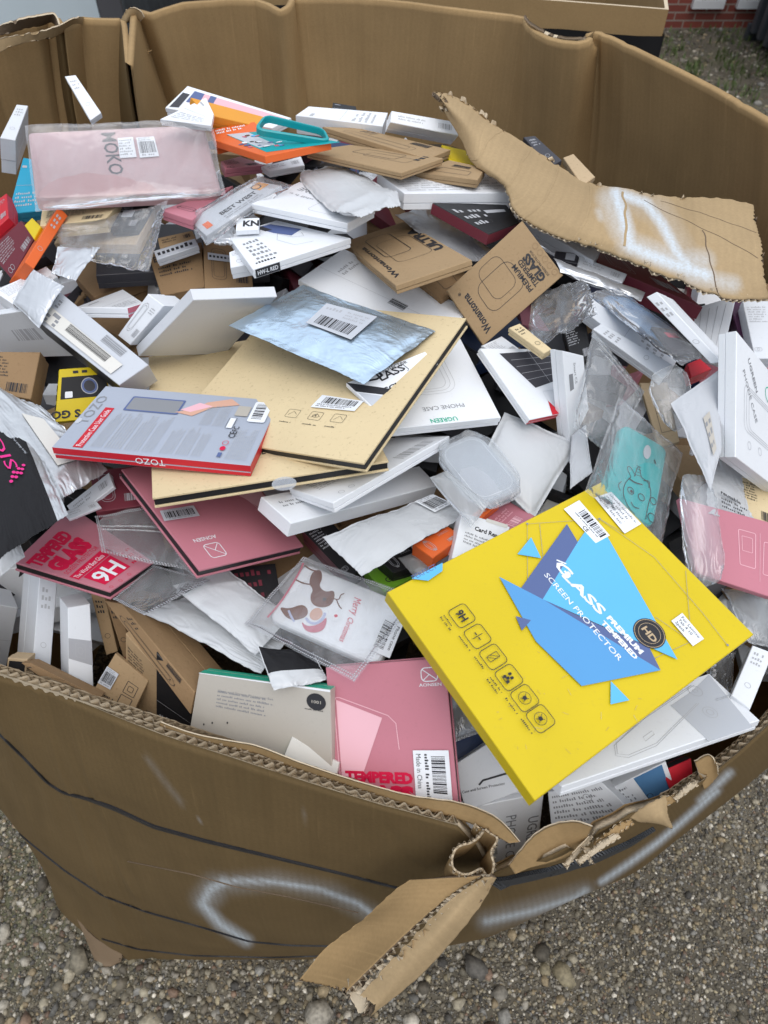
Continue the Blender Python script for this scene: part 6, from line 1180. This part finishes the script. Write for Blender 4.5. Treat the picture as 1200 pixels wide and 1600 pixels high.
# ---- right middle
box('white_box', 'white carton under the box with the keyboard picture', 'carton', [(752, 540), (784, 525), (812, 545), (790, 560)], t=.02, col='white', dz=-.01)
box('tan_card', 'tan card with a line drawing behind the bagged mint case', 'carton', [(1000, 598), (1042, 597), (1062, 690), (1030, 700)], t=.006, col='tan', dz=-.01, art=lambda s: (s.rrect(.3, .3, .95, .8, .001, 'ink', .0005), s.line([(.3, .5), (.95, .48)], .0005, 'ink')))
pouch('clear_bag', 'milky film bag with rounded end behind the grey bag on the right', 'plastic bag', [(1005, 590), (1070, 560), (1090, 650), (1045, 680)], 'zip', t=.012, wr=1.2, seed=35, round_=.4)
box('tan_card', 'plain tan card below the right hand phone case box', 'carton', [(1140, 740), (1215, 760), (1215, 830), (1150, 800)], t=.006, col='kraftlight', dz=-.02)
pouch('printed_pouch', 'white crumpled pouch with black print near the right edge', 'plastic bag', [(1105, 690), (1160, 735), (1185, 830), (1110, 800)], 'poly', t=.012, wr=2, seed=37, art=lambda s: (s.text('reusable', .2, .72, .05, 'ink', 5, .03), s.para(.2, .76, .8, .92, 3, 'ink', 3)))
pouch('white_bag', 'white bag below the flat pink box at the right edge', 'plastic bag', [(1130, 915), (1215, 930), (1215, 1010), (1175, 1000)], 'milky', t=.02, wr=1.5, seed=38, dz=-.02)
pouch('film_scrap', 'crumpled clear film scrap between the yellow package and the striped box', 'plastic bag', [(1105, 1035), (1155, 1020), (1150, 1080), (1110, 1090)], 'clear', t=.014, wr=2.5, seed=39, dz=-.03)
box('pink_box', 'flat pink carton with white line drawings at the right edge', 'carton', [(1062, 778), (1240, 826), (1226, 940), (1088, 895)], hint=(3, (1088, 908)), col='pink', dz=.0, art=lambda s: (s.rrect(.50, .22, .66, .70, .002, 'pinklight', .0008), s.rrect(.53, .3, .63, .5, .001, 'pinklight', .0006), s.rrect(.74, .30, .92, .74, .002, 'pinklight', .0008), s.line([(.70, .2), (.71, .85)], .0005, 'pinklight'), s.line([(.95, .2), (.96, .85)], .0005, 'pinklight')))
box('white_edge_box', 'narrow white carton at the right edge by the rim', 'carton', [(1176, 1008), (1208, 1020), (1172, 1108), (1143, 1086)], hint=(0, (1165, 1030)), col='white', dz=.0, n0=(.1, -.4, .9))
box('phone_case_box', 'tall white phone case box with outline drawing standing at the right edge', 'carton', [(1151, 517), (1262, 652), (1262, 800), (1149, 714)], hint=(0, (1132, 523)), col='white', dz=.03, n0=(.3, -.8, .5), art=framed(lambda s: (s.text('UGREEN', *YF(1168, 562), .050, 'greyink', 50, .02), s.text('PHONE CASE', *YF(1160, 580), .050, 'greyink', 50, 0), [s.rrect(.10 + k * .03, .34 + k * .02, .62 - k * .02, .72 - k * .02, .008, 'paleink', .0005) for k in range(3)], s.ell(*YF(1200, 620), .008, .008, 'green', .001), s.ell(*YF(1170, 700), .004, .004, 'paleink', .0005), s.ell(*YF(1186, 712), .004, .004, 'paleink', .0005))))
pouch('grey_bag', 'smooth grey film bag with a tan label leaning on the tall phone case box', 'plastic bag', [(1050, 628), (1128, 574), (1128, 700), (1112, 765)], 'polygrey', t=.012, wr=.9, seed=41, dz=.02, parts=[('label_sticker', .42, .40, .60, .84, 'cream', a_lines(3))])
box('keyboard_box', 'white box picturing a black solar panel with a red corner, right of centre', 'carton', [(750, 544), (868, 545), (905, 640), (828, 656)], hint=(3, (821, 664)), col='white', sides={3: 'red'}, dz=.01, art=a_phonepic)
box('white_box', 'slim white box with small print overlapping the solar panel box', 'carton', [(879, 548), (912, 556), (920, 640), (891, 698)], hint=(0, (859, 552)), col='white', dz=.03, n0=(.3, -.7, .6), art=lambda s: (s.para(.2, .1, .4, .6, 1, 'greyink', 3), s.text('Smart CE', .45, .12, .05, 'greyink', 88, 0)))
pouch('white_pouch', 'large soft white poly pouch below the upside-down phone case box', 'plastic bag', [(752, 722), (790, 640), (908, 690), (836, 808)], 'poly', t=.022, wr=.8, seed=43, dz=.0)
pouch('film_strip', 'hanging silver film strip left of the bagged mint case', 'plastic bag', [(893, 680), (915, 665), (925, 740), (890, 765)], 'polygrey', t=.006, wr=1.5, seed=44, dz=.0)
# ---- centre
box('pink_box', 'small pink carton behind the top edge of the yellow package', 'carton', [(748, 822), (790, 780), (836, 806), (800, 835)], t=.02, col='pink', dz=-.03, art=lambda s: (s.para(.2, .2, .8, .5, 3, 'pinklight', 3), s.bars(.3, .6, .7, .85, 'pinklight', n=12)))
box('orange_rod', 'orange red strip beside the small pink carton', 'carton', [(735, 806), (772, 778), (782, 786), (745, 816)], t=.014, col='orange', dz=-.02)
box('black_box', 'black carton in the gap under the long silver pouch', 'carton', [(472, 828), (512, 808), (575, 880), (545, 905)], t=.03, col='black', dz=-.03, sides={4: 'maroon'})
box('green_box', 'lime green carton in the gap beside the yellow package', 'carton', [(570, 890), (622, 878), (650, 900), (600, 925)], t=.02, col='lime', dz=-.03, art=a_text('GLASS-2', .3, .8, .2, 'ink', -30, .02))
box('black_box', 'black carton corner behind the lime green carton', 'carton', [(590, 872), (640, 850), (660, 880), (615, 895)], t=.02, col='black', dz=-.035)
pouch('blue_white_pouch', 'small blue and white blister pack beside the lime green carton', 'plastic bag', [(622, 868), (655, 860), (690, 890), (650, 902)], 'milky', t=.012, wr=1, seed=46, dz=-.02)
box('orange_box', 'open orange carton below the long silver pouch', 'carton', [(645, 850), (700, 822), (722, 838), (676, 872)], hint=(2, (722, 858)), col='orange', dz=-.02, seam=False)
box('black_box', 'black phone accessory carton left of the white card reader box', 'carton', [(680, 880), (712, 860), (715, 885), (690, 898)], t=.02, col='dark', dz=-.02)
box('card_reader_box', 'white card reader box standing behind the top left edge of the yellow package', 'carton', [(722, 800), (797, 823), (775, 905), (706, 872)], hint=(0, (712, 812)), col='white', dz=.0, n0=(0, -.6, .8), art=lambda s: (s.text('Card Reader', .32, .28, .08, 'ink', 0, .03), s.para(.15, .36, .95, .62, 4, 'greyink', 3), s.rrect(.5, -.02, .95, .05, .001, 'offwhite')))
rounded('clear_case', 'milky white phone case with rounded end under the white poly pouch', 'phone case', [(676, 702), (745, 672), (822, 762), (748, 792)], t=.012, col='lgrey', rad=.02, dz=-.005, art=lambda s: s.rrect(.1, .08, .9, .92, .014, 'white', .001))
pouch('milky_bag', 'frosted bag sleeve round the milky white phone case', 'plastic bag', [(668, 698), (748, 660), (834, 764), (748, 806)], 'zip', t=.014, wr=1.2, seed=81, round_=.35, dz=.01)
pouch('zip_bag', 'pale zip bag under the long silver pouch', 'plastic bag', [(672, 745), (700, 735), (765, 785), (735, 822)], 'milky', t=.010, wr=1, seed=48, seal=[(.7, .0, .7, 1, .004), (.8, 0, .8, 1, .004)])
# ---- left lower
pouch('clear_bag', 'clear crumpled film beside the tempered glass box at the lower left', 'plastic bag', [(170, 780), (240, 775), (260, 830), (180, 820)], 'clear', t=.012, wr=2, seed=54, dz=-.02)
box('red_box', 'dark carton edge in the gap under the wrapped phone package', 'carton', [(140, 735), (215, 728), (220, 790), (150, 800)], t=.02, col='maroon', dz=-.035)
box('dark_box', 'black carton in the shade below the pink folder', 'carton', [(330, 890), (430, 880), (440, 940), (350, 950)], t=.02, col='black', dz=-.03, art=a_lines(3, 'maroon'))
pouch('white_pouch', 'dull white pouch hanging over the dark gap at lower left centre', 'plastic bag', [(222, 955), (305, 925), (445, 1005), (405, 1048)], 'poly', t=.012, wr=1.6, seed=56, dz=-.02)
pouch('white_pouch', 'smooth white pouch between the dull one and the festive case bag', 'plastic bag', [(270, 915), (350, 885), (455, 960), (400, 1022)], 'poly', t=.014, wr=1.2, seed=57, dz=-.005)
pouch('black_silver_pouch', 'black pouch with a silver hem under the festive case bag', 'foil bag', [(402, 1008), (490, 1020), (512, 1062), (430, 1078)], 'poly', t=.008, wr=1.3, seed=58, dz=.0, panel=[(.02, .0, .98, .62, 'polyblack')])
box('tempered_box', 'pink tempered glass box lettered 9H at the lower left', 'carton', [(22, 878), (112, 792), (240, 878), (172, 924)], hint=(3, (175, 938)), col='pink', style='folder', dz=.0, rot=0, kp=14, art=a_tg9h, parts=[('barcode_sticker', .98, .03, 1.0, .04, 'lgrey', None)][:0])
pouch('zip_bag', 'white zip bag header with a hang hole lying below the pink folder', 'plastic bag', [(176, 936), (238, 882), (328, 905), (226, 962)], 'zip', t=.004, wr=.6, seed=60, dz=.0, dots=True)
pouch('zip_bag', 'see-through zip bag with rounded dotted hem over the 9H box', 'plastic bag', [(148, 806), (232, 790), (300, 893), (158, 862)], 'zip', t=.004, wr=.5, seed=61, dz=.01, dots=True, round_=.25, seal=[(.05, .30, .95, .34, .003), (.05, .38, .95, .42, .003)])
box('pink_folder', 'pink folder with a white envelope emblem under the kraft folders', 'carton', [(190, 733), (362, 702), (474, 853), (312, 891)], hint=(3, (312, 905)), col='pink', style='folder', dz=.0, kp=14, rot=2, art=a_pink_open)
b_ = BUILT['pink folder with a white envelope emblem under the kraft folders']; YH['q'], YH['n'] = b_['q'], b_['n']
sticker('pink folder with a white envelope emblem under the kraft folders', 'barcode_sticker', (0, 0, 1, 1), 'lgrey', a_bar, quadf=YQ((256, 792), (306, 786), (315, 803), (262, 809)))
box('white_box', 'lower of the two long white boxes under the kraft folders', 'carton', [(408, 776), (655, 728), (684, 758), (455, 818)], hint=(2, (681, 778)), col='white', dz=.0, seam=False, art=lambda s: s.para(.05, .25, .2, .5, 2, 'greyink', 4))
box('white_box', 'upper of the two long white boxes under the kraft folders', 'carton', [(452, 762), (612, 684), (702, 681), (520, 786)], hint=(3, (522, 804)), col='white', dz=.01, kp=16)
pouch('silver_pouch', 'long white silver pouch with a barcode label below the long white boxes', 'foil bag', [(503, 838), (672, 772), (732, 800), (568, 897)], 'poly', t=.010, wr=1.3, seed=50, dz=.01, parts=[('label_sticker', .80, .12, .98, .62, 'white', a_bar)])
box('phone_case_box', 'white phone case box turned upside-down right of the kraft folders', 'carton', [(556, 548), (717, 524), (783, 652), (614, 670)], hint=(3, (614, 685)), col='white', dz=.01, art=a_phonebox('UGREEN', 'PHONE CASE', True))
box('kraft_folder', 'lower kraft folder printed MADE IN CHINA with a round clear seal', 'carton', [(232, 557), (500, 512), (607, 720), (238, 778)], hint=(3, (246, 791)), col='kraftlight', style='folder', dz=.0, kp=14, art=a_kraft_low)
box('pink_folder', 'pink folder lying open edged under the lower kraft folder', 'carton', [(190, 733), (362, 702), (474, 853), (312, 891)], hint=(3, (312, 905)), col='pink', style='folder', dz=.0, kp=14, rot=2, art=a_pink_open) if False else None
box('kraft_folder', 'upper kraft folder with barcode and three little icons', 'carton', [(436, 470), (728, 497), (568, 724), (262, 676)], hint=(2, (572, 732)), col='kraftlight', style='folder', dz=.02, kp=18, art=framed(a_kraft_main))
b_ = BUILT['upper kraft folder with barcode and three little icons']; YH['q'], YH['n'] = b_['q'], b_['n']
sticker('upper kraft folder with barcode and three little icons', 'barcode_sticker', (0, 0, 1, 1), 'white', lambda s: (s.bars(.14, .12, .92, .62), s.para(.08, .66, .92, .94, 2, 'ink', 3)), quadf=YQ((508, 627), (575, 640), (561, 657), (490, 647)))
b_ = BUILT['lower kraft folder printed MADE IN CHINA with a round clear seal']; YH['q'], YH['n'] = b_['q'], b_['n']
cx, cy = YF(440, 745); S_ = Sheet(b_['q'], b_['n'], .0012); S_.add([(cx + .0125 / S_.W * math.cos(k * .3142), cy + .0125 / S_.H * math.sin(k * .3142)) for k in range(20)], [list(range(20))], film('seal_film', .22, bump=.1)); finish(S_, [], [], [], [], 'clear_seal', b_['root'], b_['base'])
box('glass_box', 'white and silver protector glass box on the right corner of the upper kraft folder', 'carton', [(541, 598), (664, 549), (684, 568), (612, 667)], t=.008, col='white', dz=.03, kp=60, art=framed(a_glass))
pouch('foil_pouch', 'big pale blue metallic foil pouch with a barcode label at the centre', 'foil bag', [(357, 504), (474, 440), (681, 513), (569, 595)], 'foilblue', t=.016, wr=.6, seed=52, crimp=.11, dz=.03, nx=110, ny=80, puff=1.1, parts=None)
b_ = BUILT['big pale blue metallic foil pouch with a barcode label at the centre']; YH['q'], YH['n'] = b_['q'] + b_['n'] * .006, b_['n']
sticker('big pale blue metallic foil pouch with a barcode label at the centre', 'label_sticker', (0, 0, 1, 1), 'lgrey', lambda s: (s.bars(.12, .52, .88, .90), s.para(.08, .1, .4, .3, 1, 'grey', 3), s.para(.5, .1, .95, .45, 3, 'grey', 4)), quadf=YQ((511, 480), (590, 502), (549, 537), (479, 510)))
TOZO = 'white and red phone case package crossing the kraft folders on the left'
# the two kraft folders lie above the pink one: re-rest them is handled by order below
box('case_package', TOZO, 'carton', [(81, 698), (165, 603), (437, 626), (391, 727)], hint=(0, (86, 716)), col='coolgrey', side='red', dz=.05, rot=0, kp=14, art=None, seam=True)
b_ = BUILT[TOZO]; q = b_['q']; s_ = Sheet([q[0], q[1], q[2], q[3]], b_['n'], .0004); a_tozo(s_); finish(s_, [], [], [], [], 'printed_face', b_['root'], b_['base'])
e1 = q[0] - q[3]; nn_ = np.cross(e1, b_['n']); nn_ /= np.linalg.norm(nn_); c_ = q.mean(0)
if nn_ @ (c_ - q[0]) > 0: nn_ = -nn_
s2 = Sheet([q[0], q[3], q[3] - b_['n'] * b_['t'], q[0] - b_['n'] * b_['t']], nn_, .0003); s2.text('TOZO', .57, .25, .5, 'white', 180, .0, w=.15); finish(s2, [], [], [], [], 'side_print', b_['root'], b_['base'])
box('white_card_flap', 'torn open white carton flap sticking out of the silver bag at the left', 'carton', [(104, 790), (170, 738), (178, 760), (116, 808)], t=.006, col='white', dz=.0)
box('white_card_flap', 'second white carton flap just below the torn open one', 'carton', [(98, 800), (150, 782), (158, 792), (108, 812)], t=.004, col='white2', dz=.01)
pouch('silver_bag', 'crinkled silver bag with a white label at the left edge', 'foil bag', [(-60, 575), (72, 640), (168, 735), (60, 800)], 'foil', t=.014, wr=1.8, seed=63, dz=.0, nx=90, ny=70, parts=[('label_sticker', .48, .30, .75, .8, 'offwhite', None)])
pouch('black_pouch', 'silver edged black pouch with magenta lettering at the left edge', 'foil bag', [(-60, 600), (38, 655), (106, 798), (-20, 880)], 'foil', t=.018, wr=1.1, seed=64, dz=.03, nx=90, ny=70, crimp=.05, panel=[(.0, .22, .86, 1.0, 'polyblack')], art=framed(a_blackpack))
pouch('white_pouch', 'plain white poly pouch cut by the left edge over the black one', 'plastic bag', [(-60, 790), (8, 800), (38, 866), (-20, 915)], 'poly', t=.016, wr=.9, seed=65, dz=.03)
# ---- festive case bag
rounded('festive_case', 'white phone case printed with a child and a deer and Merry Christmas', 'phone case', [(418, 966), (476, 878), (642, 945), (590, 1042)], t=.012, col='white', rad=.010, dz=.01, art=framed(a_xmas), kp=30)
b_ = BUILT['white phone case printed with a child and a deer and Merry Christmas']; YH['q'], YH['n'] = b_['q'], b_['n']
sticker('white phone case printed with a child and a deer and Merry Christmas', 'barcode_sticker', (0, 0, 1, 1), 'white', lambda s: (s.bars(.12, .42, .88, .9, n=30), s.text('Phone case', .12, .24, .16, 'ink', 0, 0, w=.7)), quadf=YQ((603, 964), (629, 979), (610, 1030), (578, 1016))[0:0] or YQ((630, 978), (609, 1030), (577, 1017), (602, 962)))
s_ = Sheet(b_['q'], b_['n'], .0005); YH['q'], YH['n'] = b_['q'], b_['n']; s_.text('uni', *YF(641, 992), .13, 'ink', 97, -.005); finish(s_, [], [], [], [], 'large_print', b_['root'], b_['base'])
pouch('dotted_bag', 'clear bag with a dotted welded hem round the festive white case', 'plastic bag', [(380, 972), (472, 866), (655, 930), (553, 1062)], 'clearer', t=.014, wr=.6, seed=67, dz=.03, dots=True, kp=30, nx=90, ny=70)
# ---- mint case
pouch('zip_bag', 'tall clear zip bag standing left of the mint case', 'plastic bag', [(928, 516), (1009, 610), (962, 715), (899, 665)], 'zip', t=.014, wr=1.2, seed=69, dz=.03, seal=[(.12, .06, .95, .06, .004), (.12, .12, .95, .12, .004)], n0=(0, -.5, .9))
rounded('mint_case', 'mint green phone case with a line drawn unicorn', 'phone case', [(976, 660), (1045, 700), (1022, 826), (945, 770)], t=.012, col='mint', rad=.010, dz=.04, art=framed(a_unicorn), n0=(0, -.5, .9))
pouch('clear_bag', 'clear bag with a milky hem round the mint unicorn case', 'plastic bag', [(971, 616), (1072, 705), (1036, 850), (920, 765)], 'clear', t=.016, wr=1.0, seed=70, dz=.05, crimp=.06, n0=(0, -.5, .9), seal=[(.04, .02, .96, .04, .004)])
pouch('zip_bag', 'crumpled see-through bag over the flat pink box', 'plastic bag', [(1058, 735), (1118, 745), (1140, 905), (1075, 925)], 'zip', t=.02, wr=2.2, seed=71, dz=.03, round_=.3)
# ---- bottom front
box('speaker_box', 'flat white box with a drawn speaker outline under the yellow package', 'carton', [(800, 1152), (1108, 1052), (1187, 1125), (878, 1229)], hint=(3, (884, 1257)), col='white', dz=.035, kp=14, over=True, art=framed(a_speaker))
box('aonsen_box', 'upright pink tempered glass box standing behind the front rim', 'carton', [(509, 1043), (695, 1028), (717, 1268), (525, 1255)], hint=(0, (508, 1038)), col='pink', style='folder', dz=.03, n0=(0, -.85, .5), kp=16, pct=.5, art=a_pink_front)
b_ = BUILT['upright pink tempered glass box standing behind the front rim']; YH['q'], YH['n'] = b_['q'], b_['n']
sticker('upright pink tempered glass box standing behind the front rim', 'barcode_sticker', (0, 0, 1, 1), 'white', lambda s: (s.bars(.10, .12, .72, .50, n=44), s.text('Made in China', .06, .92, .14, 'ink', 0, 0, w=.60), s.para(.06, .56, .92, .74, 1, 'ink', 3)), quadf=YQ((699, 1162), (705, 1252), (649, 1250), (644, 1165)))
box('tablet_glass_box', 'large bright yellow tablet screen protector package with blue triangles', 'carton', [(940, 753), (1178, 991), (836, 1251), (605, 925)], hint=(3, (600, 942)), col='yellow', dz=.045, kp=12, over=True, pct=.3, art=framed(a_yellow), seam=False)
b_ = BUILT['large bright yellow tablet screen protector package with blue triangles']; YH['q'], YH['n'] = b_['q'], b_['n']; KY = 'large bright yellow tablet screen protector package with blue triangles'
sticker(KY, 'barcode_sticker', (0, 0, 1, 1), 'white', lambda s: (s.bars(.24, .12, .95, .55, n=34), s.para(.2, .6, .95, .72, 1, 'ink', 3), s.text('CE', .55, .95, .2, 'ink', 0, .01)), quadf=YQ((904, 783), (952, 838), (930, 850), (880, 797)))
sticker(KY, 'text_sticker', (0, 0, 1, 1), 'white', a_lines(4, 'greyink'), quadf=YQ((954, 770), (1001, 820), (975, 835), (928, 779)))
sticker(KY, 'model_sticker', (0, 0, 1, 1), 'white', lambda s: (s.text('For Lenovo', .10, .32, .2, 'ink', 0, 0, w=.8), s.text('Tab 4 10', .10, .60, .2, 'ink', 0, 0, w=.6), s.text('2pack', .10, .88, .2, 'ink', 0, 0, w=.4)), quadf=YQ((1065, 958), (1099, 998), (1082, 1009), (1048, 970)))
